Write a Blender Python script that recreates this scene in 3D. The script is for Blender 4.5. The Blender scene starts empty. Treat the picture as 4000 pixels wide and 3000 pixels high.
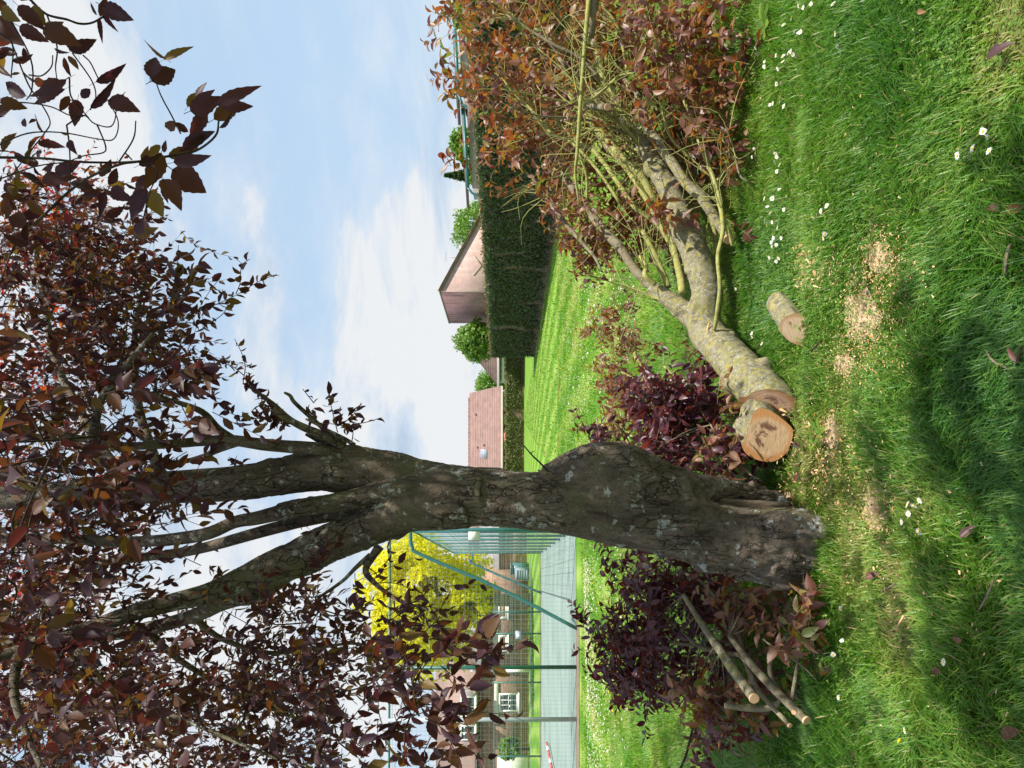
import bpy, bmesh, math
import numpy as np
from mathutils import Vector, Matrix, Quaternion
R = math.radians
rng = np.random.default_rng(11)
sc = bpy.context.scene
col = sc.collection

# ---------------------------------------------------------------- camera, sky, sun, exposure
CAMZ, F, TILT = 1.55, 3000.0, R(0.61)
cF = np.array([0, math.cos(TILT), -math.sin(TILT)]); cU = np.array([0, math.sin(TILT), math.cos(TILT)]); cR = np.array([1.0, 0, 0])
cd = bpy.data.cameras.new('camera'); cam = bpy.data.objects.new('camera', cd); col.objects.link(cam)
cam.matrix_world = Matrix(((-cU[0], cR[0], -cF[0], 0), (-cU[1], cR[1], -cF[1], 0), (-cU[2], cR[2], -cF[2], CAMZ), (0, 0, 0, 1)))
cd.sensor_width = 36; cd.lens = 36 * F / 4000; cd.clip_start = 0.05; cd.clip_end = 3000
sc.camera = cam

SUN = np.array([0.84, -0.54, 0]); SUN = SUN / np.linalg.norm(SUN) * math.cos(R(58)); SUN[2] = math.sin(R(58))
sl = bpy.data.lights.new('sun', 'SUN'); sl.energy = 4.4; sl.angle = R(0.53); sl.color = (1.0, 0.955, 0.87)
so = bpy.data.objects.new('sun', sl); col.objects.link(so); so.location = (20, -8, 40)
so.rotation_euler = Vector(SUN).to_track_quat('Z', 'Y').to_euler()

sc.render.engine = 'CYCLES'
sc.view_settings.view_transform = 'Standard'; sc.view_settings.look = 'None'
sc.view_settings.gamma = 1; sc.view_settings.use_curve_mapping = False
sc.view_settings.exposure = 0.80
sc.cycles.use_denoising = True
sc.cycles.max_bounces = 8; sc.cycles.transmission_bounces = 6; sc.cycles.diffuse_bounces = 4

class NT:
    """tiny helper round a node tree"""
    def __init__(s, tree): s.t = tree; s.t.nodes.clear()
    def n(s, typ, **kw):
        o = s.t.nodes.new(typ)
        for k, v in kw.items():
            if k.startswith('i_'):
                key = k[2:]; key = int(key) if key.isdigit() else key.replace('__', ' ')
                s.put(o.inputs[key], v)
            else: setattr(o, k, v)
        return o
    def put(s, sock, v):
        if isinstance(v, bpy.types.NodeSocket): s.t.links.new(v, sock)
        elif isinstance(v, bpy.types.Node): s.t.links.new(v.outputs[0], sock)
        else:
            if isinstance(v, (tuple, list)) and len(v) == 3 and sock.type == 'RGBA': v = (*v, 1)
            sock.default_value = v
    def math(s, op, a, b=0.0, c=None, clamp=False):
        o = s.t.nodes.new('ShaderNodeMath'); o.operation = op; o.use_clamp = clamp
        s.put(o.inputs[0], a); s.put(o.inputs[1], b)
        if c is not None: s.put(o.inputs[2], c)
        return o.outputs[0]
    def vmath(s, op, a, b=(0, 0, 0)):
        o = s.t.nodes.new('ShaderNodeVectorMath'); o.operation = op
        s.put(o.inputs[0], a)
        if op == 'SCALE': s.put(o.inputs[3], b)
        else: s.put(o.inputs[1], b)
        return o.outputs[1] if op == 'LENGTH' else o.outputs[0]
    def noise(s, vec, scale, detail=3, rough=0.55, dist=0.0, out=0):
        o = s.n('ShaderNodeTexNoise'); s.put(o.inputs['Vector'], vec)
        o.inputs['Scale'].default_value = scale; o.inputs['Detail'].default_value = detail
        o.inputs['Roughness'].default_value = rough; o.inputs['Distortion'].default_value = dist
        return o.outputs[out]
    def ramp(s, fac, stops, interp='LINEAR'):
        o = s.n('ShaderNodeValToRGB'); s.put(o.inputs[0], fac); e = o.color_ramp; e.interpolation = interp
        while len(e.elements) < len(stops): e.elements.new(0.5)
        for el, (p, c) in zip(e.elements, stops):
            el.position = p; el.color = (*c, 1) if not isinstance(c, (int, float)) else (c, c, c, 1)
        return o.outputs[0]
    def step(s, v, lo, hi):
        o = s.n('ShaderNodeMapRange'); o.interpolation_type = 'SMOOTHSTEP'
        s.put(o.inputs[0], v); o.inputs[1].default_value = lo; o.inputs[2].default_value = hi
        return o.outputs[0]
    def mix(s, f, a, b, mode='MIX'):
        o = s.n('ShaderNodeMix', data_type='RGBA', blend_type=mode)
        s.put(o.inputs[0], f); s.put(o.inputs[6], a); s.put(o.inputs[7], b); return o.outputs[2]
    def stretch(s, vec, sx, sy, sz):
        o = s.n('ShaderNodeMapping'); s.put(o.inputs[0], vec); o.inputs['Scale'].default_value = (sx, sy, sz); return o.outputs[0]

# ---- world: Nishita sky under a broken layer of cloud, the same all round
w = bpy.data.worlds.new('World'); sc.world = w; w.use_nodes = True
k = NT(w.node_tree)
sky = k.n('ShaderNodeTexSky', sky_type='NISHITA', sun_disc=False, sun_elevation=R(58), sun_rotation=math.atan2(SUN[0], SUN[1]), air_density=1.0, dust_density=1.6, ozone_density=1.0)
dirv = k.n('ShaderNodeTexCoord').outputs['Generated']
sep = k.n('ShaderNodeSeparateXYZ', i_0=dirv)
zc = k.math('MAXIMUM', sep.outputs[2], 0.0)
pr = k.n('ShaderNodeCombineXYZ', i_0=sep.outputs[0], i_1=sep.outputs[1], i_2=k.math('MULTIPLY', k.math('POWER', zc, 0.8), 2.6))
big = k.noise(k.vmath('ADD', pr, (2.2, 0.4, 1.3)), 1.7, 11, 0.56, 0.15)
det = k.noise(k.vmath('ADD', pr, (7.3, 2.1, 0)), 5.5, 8, 0.6, 0.2)
cm = k.math('ADD', k.math('MULTIPLY', big, 0.8), k.math('MULTIPLY', det, 0.2))
puff = k.math('ADD', k.math('MULTIPLY', k.step(cm, 0.34, 0.54), 0.5), k.math('MULTIPLY', k.step(cm, 0.475, 0.51), 0.45))
shade = k.math('ADD', k.math('MULTIPLY', k.noise(k.vmath('ADD', pr, (-0.1, 0.3, 0.9)), 3.4, 10, 0.62, 0.4), 0.8), k.math('MULTIPLY', cm, 0.2))
ccol = k.ramp(shade, [(0.36, (0.50, 0.63, 0.81)), (0.46, (0.72, 0.83, 0.96)), (0.545, (1.0, 1.0, 1.0))])
bs = k.n('ShaderNodeBackground', i_0=sky, i_1=0.085)
bv = k.n('ShaderNodeBackground', i_0=(0.57, 0.77, 1.0), i_1=0.56)     # thin high veil
bc = k.n('ShaderNodeBackground', i_0=ccol, i_1=0.52)
veil = k.n('ShaderNodeMixShader', i_0=0.80, i_1=bs.outputs[0], i_2=bv.outputs[0])
mx = k.n('ShaderNodeMixShader', i_0=k.math('MULTIPLY', puff, 0.92), i_1=veil.outputs[0], i_2=bc.outputs[0])
k.n('ShaderNodeOutputWorld', i_0=mx.outputs[0])

# ---------------------------------------------------------------- small numeric helpers
def P(x, y, D):
    """the point D metres in front of the camera that the photo shows at pixel (x, y)"""
    d = cF + cU * ((2000 - x) / F) + cR * ((1500 - y) / F)
    return np.array([0, 0, CAMZ]) + d * (D / d[1])
def Pz(x, y, z):
    d = cF + cU * ((2000 - x) / F) + cR * ((1500 - y) / F)
    return np.array([0, 0, CAMZ]) + d * ((z - CAMZ) / d[2])
def toimg(p):
    q = np.asarray(p, float) - np.array([0, 0, CAMZ])
    dep = q @ cF
    return 2000 - F * (q @ cU) / dep, 1500 - F * (q @ cR) / dep, dep
def nrm(v): return v / (np.linalg.norm(v, axis=-1, keepdims=True) + 1e-12)
def _hash(ix, iy, iz, seed):
    h = (ix * 374761393 + iy * 668265263 + iz * 2147483647 + seed * 974711) & 0xFFFFFFFF
    h = ((h ^ (h >> 13)) * 1274126177) & 0xFFFFFFFF
    return ((h ^ (h >> 16)) & 0xFFFF) / 65535.0
def vnoise(p, seed=0):
    p = np.asarray(p, float); i = np.floor(p).astype(np.int64); f = p - i; f = f * f * (3 - 2 * f)
    r = 0
    for dx in (0, 1):
        for dy in (0, 1):
            for dz in (0, 1):
                wgt = (f[:, 0] if dx else 1 - f[:, 0]) * (f[:, 1] if dy else 1 - f[:, 1]) * (f[:, 2] if dz else 1 - f[:, 2])
                r = r + wgt * _hash(i[:, 0] + dx, i[:, 1] + dy, i[:, 2] + dz, seed)
    return r
def fbm(p, oct=4, seed=0):
    r, a, tot = 0, 1.0, 0
    p = np.asarray(p, float)
    for o in range(oct):
        r = r + a * vnoise(p, seed + o); tot += a; a *= 0.5; p = p * 2.03
    return r / tot
def inpoly(x, y, poly):
    c = False; n = len(poly); j = n - 1
    for i in range(n):
        xi, yi = poly[i]; xj, yj = poly[j]
        if (yi > y) != (yj > y) and x < (xj - xi) * (y - yi) / (yj - yi) + xi: c = not c
        j = i
    return c
def smooth_path(pts, m=5):
    """Catmull-Rom through rows of (x, y, z, r)"""
    p = np.array(pts, float)
    if len(p) < 3: 
        t = np.linspace(0, 1, m + 1)[:, None]; return p[0] * (1 - t) + p[-1] * t
    q = np.vstack([2 * p[0] - p[1], p, 2 * p[-1] - p[-2]]); out = []
    for i in range(1, len(q) - 2):
        a, b, c, d = q[i - 1], q[i], q[i + 1], q[i + 2]
        for t in np.arange(m) / m:
            out.append(0.5 * (2 * b + (c - a) * t + (2 * a - 5 * b + 4 * c - d) * t * t + (3 * b - a - 3 * c + d) * t ** 3))
    out.append(p[-1]); o = np.array(out); o[:, 3] = np.maximum(o[:, 3], 1e-4); return o

class MB:
    """collects verts and faces for ONE mesh"""
    def __init__(s): s.V = []; s.F = []; s.M = []; s.n = 0
    def add(s, V, Fs, m=0):
        V = np.asarray(V, float).reshape(-1, 3)
        for f in Fs:
            f = np.asarray(f, int)
            if f.ndim == 1: f = f[None]
            s.F.append(f + s.n); s.M.append(np.full(len(f), m))
        s.V.append(V); s.n += len(V)
    def box(s, lo, hi, m=0, T=None):
        x0, y0, z0 = lo; x1, y1, z1 = hi
        V = np.array([(x0, y0, z0), (x1, y0, z0), (x1, y1, z0), (x0, y1, z0), (x0, y0, z1), (x1, y0, z1), (x1, y1, z1), (x0, y1, z1)], float)
        if T is not None: V = T(V)
        s.add(V, [np.array([(0, 3, 2, 1), (4, 5, 6, 7), (0, 1, 5, 4), (1, 2, 6, 5), (2, 3, 7, 6), (3, 0, 4, 7)])], m)
    def tube(s, path, seg=8, m=0, cap=True, rough=0.0, seed=0, smooth=5):
        p = smooth_path(path, smooth) if smooth else np.array(path, float)
        c, r = p[:, :3], p[:, 3]; n = len(c)
        t = nrm(np.gradient(c, axis=0)); a = np.cross(t[0], [0.31, 0.2, 0.93]); a = a / np.linalg.norm(a)
        ring = np.arange(seg) / seg * 2 * math.pi; V = []
        for i in range(n):
            a = a - t[i] * (a @ t[i]); a = a / (np.linalg.norm(a) + 1e-9); b = np.cross(t[i], a)
            V.append(c[i] + r[i] * (np.cos(ring)[:, None] * a + np.sin(ring)[:, None] * b))
        V = np.array(V).reshape(-1, 3)
        if rough:
            cc = np.repeat(c, seg, 0); k_ = (fbm(V * (0.35 / r.mean()), 3, seed) - 0.5) * 2 * rough
            V = cc + (V - cc) * (1 + k_)[:, None]
        i, j = np.meshgrid(np.arange(n - 1), np.arange(seg), indexing='ij'); jn = (j + 1) % seg
        q = np.stack([i * seg + j, i * seg + jn, (i + 1) * seg + jn, (i + 1) * seg + j], -1).reshape(-1, 4)
        fs = [q]
        if cap: fs += [np.arange(seg)[::-1].copy(), np.arange(seg) + (n - 1) * seg]
        s.add(V, fs, m)
    def poly(s, pts, m=0): s.add(pts, [np.arange(len(pts))], m)
    def prism(s, pts, off, m=0):
        a = np.array(pts, float); b = a + np.array(off, float); n = len(a)
        s.add(np.vstack([a, b]), [np.arange(n)[::-1].copy(), np.arange(n) + n, np.array([(i, (i + 1) % n, (i + 1) % n + n, i + n) for i in range(n)])], m)
    def mesh(s, name, mats, off=(0, 0, 0), shade=False, attr=None):
        V = np.vstack(s.V) - np.array(off); me = bpy.data.meshes.new(name)
        loops = np.concatenate([f.ravel() for f in s.F]); sizes = np.concatenate([np.full(len(f), f.shape[1]) for f in s.F])
        me.vertices.add(len(V)); me.vertices.foreach_set('co', V.ravel())
        me.loops.add(len(loops)); me.loops.foreach_set('vertex_index', loops)
        me.polygons.add(len(sizes)); me.polygons.foreach_set('loop_start', np.concatenate([[0], np.cumsum(sizes)[:-1]]))
        me.polygons.foreach_set('loop_total', sizes)
        me.polygons.foreach_set('material_index', np.concatenate(s.M).astype(int))
        if shade: me.polygons.foreach_set('use_smooth', np.ones(len(sizes), bool))
        for m in (mats if isinstance(mats, (list, tuple)) else [mats]): me.materials.append(m)
        if attr is not None:
            a = me.attributes.new('tint', 'FLOAT', 'POINT'); a.data.foreach_set('value', np.asarray(attr, float))
        me.update(calc_edges=True); me.validate(); return me

WL = {}
def wl(o): return WL.get(o.name, np.zeros(3)) if o is not None else np.zeros(3)
def tag(o, label=None, cat=None, group=None, kind=None):
    if label: o['label'] = label
    if cat: o['category'] = cat
    if group: o['group'] = group
    if kind: o['kind'] = kind
    return o
def thing(name, label, cat, loc=(0, 0, 0), group=None):
    o = bpy.data.objects.new(name, None); col.objects.link(o); o.location = loc; o.empty_display_size = 0.1
    WL[o.name] = np.array(loc, float); return tag(o, label, cat, group)
def link(name, me, parent=None, loc=None, kind=None, label=None):
    o = bpy.data.objects.new(name, me); col.objects.link(o)
    if parent is not None: o.parent = parent
    if loc is not None: o.location = loc
    WL[o.name] = wl(parent) + (np.array(loc, float) if loc is not None else 0)
    if kind: o['kind'] = kind
    if label: o['label'] = label
    return o
def part(name, mb, mats, parent=None, kind=None, shade=False, label=None):
    return link(name, mb.mesh(name, mats, wl(parent), shade), parent, None, kind, label)
# ---------------------------------------------------------------- materials
MATS = {}
def mat(name):
    m = bpy.data.materials.new(name); m.use_nodes = True; MATS[name] = m; return m, NT(m.node_tree)
def finish(k, color, rough=0.8, bump=None, bstr=0.3, bdist=0.01, trans=0.0, tcol=None, spec=0.3, metal=0.0, sheen=0):
    p = k.n('ShaderNodeBsdfPrincipled'); k.put(p.inputs['Base Color'], color); k.put(p.inputs['Roughness'], rough)
    p.inputs['Specular IOR Level'].default_value = spec; p.inputs['Metallic'].default_value = metal
    if bump is not None:
        b = k.n('ShaderNodeBump'); b.inputs['Strength'].default_value = bstr; b.inputs['Distance'].default_value = bdist
        k.put(b.inputs['Height'], bump); k.put(p.inputs['Normal'], b.outputs[0])
    sh = p.outputs[0]
    if trans:
        t = k.n('ShaderNodeBsdfTranslucent'); k.put(t.inputs[0], tcol if tcol is not None else color)
        sh = k.n('ShaderNodeMixShader', i_0=trans, i_1=sh, i_2=t.outputs[0]).outputs[0]
    k.n('ShaderNodeOutputMaterial', i_0=sh)
def obj_co(k): return k.n('ShaderNodeTexCoord').outputs['Object']
def geo_pos(k): return k.n('ShaderNodeNewGeometry').outputs['Position']
def rand01(k):
    a = k.n('ShaderNodeNewGeometry').outputs['Random Per Island']; b = k.n('ShaderNodeObjectInfo').outputs['Random']
    return k.math('FRACT', k.math('ADD', a, b))

def bark(name, base, dark, light, lichen, yellow, lt=0.60, yt=0.66, chips=0.0, moss=None, sc_=1.0):
    m, k = mat(name); c = geo_pos(k)
    n1 = k.noise(k.stretch(c, 1, 1, 0.35), 9 * sc_, 8, 0.68, 0.4)
    colr = k.ramp(n1, [(0.28, dark), (0.52, base), (0.78, light)])
    fine = k.noise(c, 70 * sc_, 5, 0.7)
    colr = k.mix(0.55, colr, k.ramp(fine, [(0.3, (0.35, 0.33, 0.3)), (0.65, (1.25, 1.25, 1.2))]), 'MULTIPLY')
    if moss: colr = k.mix(k.math('MULTIPLY', k.step(k.noise(c, 2.6 * sc_, 4, 0.6), 0.5, 0.68), 0.75), colr, moss)
    l1 = k.noise(c, 11 * sc_, 7, 0.72, 0.25); l2 = k.noise(c, 38 * sc_, 3, 0.6)
    spot = k.step(k.math('ADD', k.math('MULTIPLY', l1, 0.72), k.math('MULTIPLY', l2, 0.28)), lt, lt + 0.025)
    colr = k.mix(k.math('MULTIPLY', spot, 0.85), colr, k.mix(l2, lichen, tuple(0.62 * v for v in lichen)))
    y1 = k.noise(k.vmath('ADD', c, (5, 3, 9)), 9 * sc_, 6, 0.72, 0.2)
    colr = k.mix(k.math('MULTIPLY', k.step(y1, yt, yt + 0.03), 0.85), colr, yellow)
    if chips:
        v = k.n('ShaderNodeTexVoronoi', i_Vector=c, i_Scale=95.0)
        colr = k.mix(k.math('MULTIPLY', k.step(v.outputs[0], 0.20, 0.14), k.step(k.noise(c, 6, 4, 0.7), chips, chips + 0.06)), colr, (0.5, 0.27, 0.13))
    h = k.math('ADD', k.math('MULTIPLY', n1, 1.0), k.math('MULTIPLY', fine, 0.45))
    if chips:
        wv = k.vmath('ADD', k.stretch(c, 1, 1, 0.24), k.vmath('SCALE', k.n('ShaderNodeTexNoise', i_Vector=c, i_Scale=9.0, i_Detail=4.0).outputs[1], 0.09))
        vo = k.n('ShaderNodeTexVoronoi', feature='DISTANCE_TO_EDGE', i_Vector=wv, i_Scale=26.0)
        cr = k.math('MULTIPLY', k.step(vo.outputs[0], 0.055, 0.0), k.step(k.noise(c, 3.2, 4, 0.6), 0.42, 0.56))
        colr = k.mix(k.math('MULTIPLY', cr, 0.72), colr, (0.03, 0.022, 0.017)); h = k.math('SUBTRACT', h, k.math('MULTIPLY', cr, 1.1))
    finish(k, colr, 0.9, h, 0.9, 0.014, spec=0.15); return m
bark('tree_bark', (0.145, 0.115, 0.088), (0.045, 0.034, 0.026), (0.26, 0.22, 0.18), (0.44, 0.46, 0.42), (0.40, 0.27, 0.03), 0.566, 0.68, 0.545, (0.125, 0.120, 0.058))
bark('fallen_bark', (0.26, 0.235, 0.15), (0.10, 0.085, 0.055), (0.42, 0.39, 0.27), (0.50, 0.50, 0.43), (0.36, 0.31, 0.09), 0.545, 0.545, 0, (0.25, 0.24, 0.085), 3.6)
bark('branch_bark', (0.36, 0.36, 0.125), (0.20, 0.19, 0.065), (0.50, 0.49, 0.21), (0.40, 0.40, 0.30), (0.36, 0.33, 0.05), 0.60, 0.58, 0, None, 2.2)
bark('grey_branch_bark', (0.25, 0.215, 0.14), (0.11, 0.09, 0.06), (0.38, 0.34, 0.24), (0.33, 0.33, 0.27), (0.25, 0.22, 0.05), 0.60, 0.66, 0, None, 2.2)
bark('dark_twig_bark', (0.055, 0.042, 0.032), (0.02, 0.016, 0.012), (0.11, 0.095, 0.07), (0.16, 0.16, 0.12), (0.14, 0.13, 0.03), 0.62, 0.68, 0, None, 2.0)
bark('dead_wood', (0.26, 0.20, 0.145), (0.09, 0.065, 0.045), (0.40, 0.33, 0.25), (0.4, 0.36, 0.3), (0.34, 0.22, 0.1), 0.68, 0.74, 0, None, 2.5)
def plain(name, c, rough=0.7, var=0.15, vs=3.0, spec=0.3, metal=0.0, bump=0.0):
    m, k = mat(name); n = k.noise(geo_pos(k), vs, 5, 0.6)
    lo = tuple(v * (1 - var) for v in c); hi = tuple(min(1, v * (1 + var)) for v in c)
    finish(k, k.ramp(n, [(0.3, lo), (0.7, hi)]), rough, n if bump else None, bump, 0.01, spec=spec, metal=metal); return m

def cutwood(name, pale, tan, stain, rim, rad, heart=0.5):
    m, k = mat(name); c = obj_co(k)
    wob = k.noise(c, 9, 3, 0.6); sp = k.n('ShaderNodeSeparateXYZ', i_0=c)
    flat = k.n('ShaderNodeCombineXYZ', i_0=sp.outputs[0], i_1=sp.outputs[1])
    r = k.math('ADD', k.vmath('LENGTH', flat), k.math('MULTIPLY', k.math('SUBTRACT', wob, 0.5), rad * 0.45))
    rings = k.math('SINE', k.math('MULTIPLY', r, 520.0 / max(rad / 0.1, 0.5)))
    saw = k.noise(k.stretch(flat, 14, 120, 1), 1.0, 4, 0.65, 0.5)
    g = k.math('ADD', k.math('MULTIPLY', rings, 0.03), saw)
    cl = k.ramp(g, [(0.25, tan), (0.6, pale), (0.85, tuple(min(1, v * 1.18) for v in pale))])
    st = k.noise(k.vmath('ADD', c, (3.1, 1.7, 0)), 0.75 / rad, 5, 0.7, 0.8)
    hm = k.math('MULTIPLY', k.step(st, heart, heart + 0.07), k.step(r, rad * 0.75, rad * 0.45))
    cl = k.mix(k.math('MULTIPLY', hm, 0.88), cl, k.mix(saw, tuple(v * .6 for v in stain), stain))
    cl = k.mix(k.math('MULTIPLY', k.step(r, rad * 0.70, rad * 0.95), 0.8), cl, rim)
    finish(k, cl, 0.75, g, 0.5, 0.004, spec=0.2); return m
cutwood('cut_wood_orange', (0.56, 0.39, 0.23), (0.40, 0.23, 0.11), (0.13, 0.05, 0.035), (0.46, 0.20, 0.06), 0.14, 0.47)
cutwood('cut_wood_pale', (0.64, 0.47, 0.31), (0.47, 0.30, 0.17), (0.19, 0.08, 0.045), (0.42, 0.22, 0.10), 0.088, 0.53)
cutwood('cut_wood_pink', (0.52, 0.34, 0.23), (0.36, 0.20, 0.12), (0.14, 0.06, 0.045), (0.36, 0.17, 0.07), 0.15, 0.47)
cutwood('cut_wood_small', (0.68, 0.44, 0.26), (0.56, 0.32, 0.16), (0.4, 0.2, 0.1), (0.58, 0.32, 0.15), 0.03, 0.75)

def leafmat(name, stops, tr, tstops, rough=0.42, spec=0.5, vein=True):
    m, k = mat(name); r = rand01(k)
    c = k.ramp(r, stops); t = k.ramp(r, tstops)
    n = k.noise(geo_pos(k), 60, 3, 0.6)
    c = k.mix(0.35, c, k.ramp(n, [(0.3, (0.6, 0.6, 0.6)), (0.7, (1.3, 1.3, 1.3))]), 'MULTIPLY')
    finish(k, c, rough, n, 0.25, 0.004, tr, t, spec); return m
leafmat('plum_leaf', [(0, (0.034, 0.014, 0.025)), (0.4, (0.045, 0.016, 0.022)), (0.7, (0.060, 0.021, 0.018)), (0.9, (0.085, 0.036, 0.017)), (1, (0.14, 0.085, 0.02))], 0.27,
        [(0, (0.12, 0.018, 0.028)), (0.5, (0.18, 0.035, 0.024)), (0.85, (0.26, 0.085, 0.02)), (1, (0.40, 0.24, 0.03))], 0.5, 0.3)
leafmat('red_leaf', [(0, (0.06, 0.012, 0.015)), (0.5, (0.10, 0.02, 0.015)), (1, (0.15, 0.05, 0.015))], 0.5,
        [(0, (0.45, 0.03, 0.03)), (0.6, (0.55, 0.06, 0.025)), (1, (0.5, 0.2, 0.03))])
leafmat('bronze_leaf', [(0, (0.12, 0.042, 0.040)), (0.3, (0.19, 0.075, 0.050)), (0.6, (0.24, 0.115, 0.065)), (0.82, (0.26, 0.15, 0.055)), (0.95, (0.17, 0.15, 0.04)), (1, (0.13, 0.20, 0.035))], 0.36,
        [(0, (0.38, 0.07, 0.03)), (0.5, (0.52, 0.17, 0.03)), (0.85, (0.56, 0.29, 0.03)), (1, (0.3, 0.38, 0.04))], 0.46, 0.7)
leafmat('purple_leaf', [(0, (0.045, 0.014, 0.028)), (0.5, (0.075, 0.022, 0.034)), (0.85, (0.12, 0.030, 0.035)), (1, (0.15, 0.055, 0.03))], 0.28,
        [(0, (0.22, 0.02, 0.035)), (1, (0.36, 0.06, 0.03))], 0.40, 0.6)
leafmat('brown_leaf', [(0, (0.060, 0.022, 0.022)), (0.4, (0.105, 0.042, 0.028)), (0.75, (0.15, 0.065, 0.030)), (1, (0.19, 0.10, 0.035))], 0.36,
        [(0, (0.30, 0.06, 0.03)), (0.5, (0.42, 0.12, 0.025)), (1, (0.5, 0.22, 0.03))], 0.44, 0.6)
leafmat('fresh_leaf', [(0, (0.07, 0.15, 0.02)), (0.5, (0.12, 0.24, 0.03)), (1, (0.20, 0.32, 0.04))], 0.4, [(0, (0.2, 0.42, 0.03)), (1, (0.36, 0.55, 0.06))], 0.5)
leafmat('dark_leaf', [(0, (0.025, 0.05, 0.018)), (0.6, (0.045, 0.085, 0.022)), (1, (0.08, 0.12, 0.03))], 0.25, [(0, (0.06, 0.15, 0.02)), (1, (0.12, 0.24, 0.04))], 0.5)
leafmat('golden_leaf', [(0, (0.58, 0.55, 0.012)), (0.6, (0.80, 0.74, 0.012)), (1, (0.86, 0.77, 0.03))], 0.58, [(0, (0.7, 0.68, 0.02)), (1, (0.85, 0.78, 0.04))], 0.5)
leafmat('hedge_leaf', [(0, (0.032, 0.056, 0.020)), (0.5, (0.056, 0.092, 0.028)), (0.88, (0.085, 0.115, 0.038)), (1, (0.11, 0.075, 0.04))], 0.2, [(0, (0.05, 0.12, 0.02)), (1, (0.1, 0.2, 0.03))], 0.55)
leafmat('far_hedge_leaf', [(0, (0.075, 0.11, 0.02)), (0.6, (0.125, 0.165, 0.03)), (1, (0.13, 0.12, 0.03))], 0.25, [(0, (0.1, 0.2, 0.02)), (1, (0.16, 0.25, 0.03))], 0.55)
leafmat('dry_leaf', [(0, (0.16, 0.09, 0.04)), (0.6, (0.26, 0.17, 0.07)), (1, (0.16, 0.15, 0.05))], 0.2, [(0, (0.2, 0.1, 0.03)), (1, (0.3, 0.2, 0.05))], 0.6)
plain('hedge_twig', (0.15, 0.105, 0.075), 0.95, 0.35, 9.0)
leafmat('litter_leaf', [(0, (0.06, 0.025, 0.028)), (0.5, (0.10, 0.045, 0.04)), (0.8, (0.20, 0.075, 0.035)), (1, (0.3, 0.15, 0.07))], 0.2, [(0, (0.2, 0.05, 0.03)), (1, (0.35, 0.14, 0.04))], 0.5)

# grass blades: tint attribute 0 = cool deep green, 1 = yellow dry
m, k = mat('grass_blade'); at = k.n('ShaderNodeAttribute', attribute_name='tint').outputs['Fac']
rn = k.n('ShaderNodeNewGeometry').outputs['Random Per Island']
tt = k.math('ADD', at, k.math('MULTIPLY', k.math('SUBTRACT', rn, 0.5), 0.5), clamp=True)
gc = k.ramp(tt, [(0.0, (0.050, 0.150, 0.028)), (0.35, (0.115, 0.250, 0.030)), (0.62, (0.185, 0.30, 0.036)), (0.82, (0.27, 0.31, 0.06)), (1.0, (0.48, 0.38, 0.17))])
gt = k.ramp(tt, [(0.0, (0.06, 0.24, 0.02)), (0.5, (0.17, 0.46, 0.02)), (0.8, (0.36, 0.48, 0.05)), (1.0, (0.45, 0.36, 0.14))])
finish(k, gc, 0.45, None, trans=0.38, tcol=gt, spec=0.45)

# lawn ground sheet
m, k = mat('lawn_ground'); c = geo_pos(k); sp = k.n('ShaderNodeSeparateXYZ', i_0=c)
sx = k.math('ADD', sp.outputs[0], k.math('MULTIPLY', k.math('MULTIPLY', sp.outputs[1], sp.outputs[1]), 0.006))
st = k.math('SINE', k.math('ADD', k.math('MULTIPLY', sx, 5.2), k.math('MULTIPLY', k.noise(c, 0.35, 3), 3.0)))
mow = k.math('MULTIPLY', k.math('ADD', st, 1.0), 0.5)
n1 = k.noise(c, 1.1, 6, 0.65); n2 = k.noise(k.stretch(c, 1, 0.3, 1), 9, 7, 0.75); n3 = k.noise(c, 0.12, 3, 0.5)
f = k.math('ADD', k.math('ADD', k.math('MULTIPLY', n1, 0.36), k.math('MULTIPLY', n2, 0.40)), k.math('MULTIPLY', mow, 0.26))
lawn = k.ramp(f, [(0.28, (0.060, 0.165, 0.012)), (0.5, (0.120, 0.245, 0.020)), (0.74, (0.27, 0.36, 0.085))])
near = k.step(sp.outputs[1], 9.0, 4.5)
soil = k.ramp(n2, [(0.3, (0.045, 0.055, 0.018)), (0.7, (0.12, 0.11, 0.045))])
lawn = k.mix(k.math('MULTIPLY', near, 0.75), lawn, soil)
finish(k, lawn, 0.9, n2, 0.4, 0.03, spec=0.1)

m, k = mat('court_surface'); c = geo_pos(k); n = k.noise(c, 0.6, 6, 0.6); n2 = k.noise(c, 40, 3, 0.6)
finish(k, k.mix(0.4, k.ramp(n, [(0.25, (0.145, 0.195, 0.17)), (0.45, (0.195, 0.26, 0.23)), (0.75, (0.25, 0.31, 0.28))]), k.ramp(n2, [(0.3, (0.75, 0.75, 0.75)), (0.7, (1.2, 1.2, 1.2))]), 'MULTIPLY'), 0.85, n2, 0.3)
m, k = mat('bare_earth'); c = geo_pos(k); n = k.noise(c, 7, 6, 0.7)
finish(k, k.ramp(n, [(0.3, (0.10, 0.075, 0.05)), (0.7, (0.27, 0.22, 0.15))]), 0.95, n, 0.6, 0.03)

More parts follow.
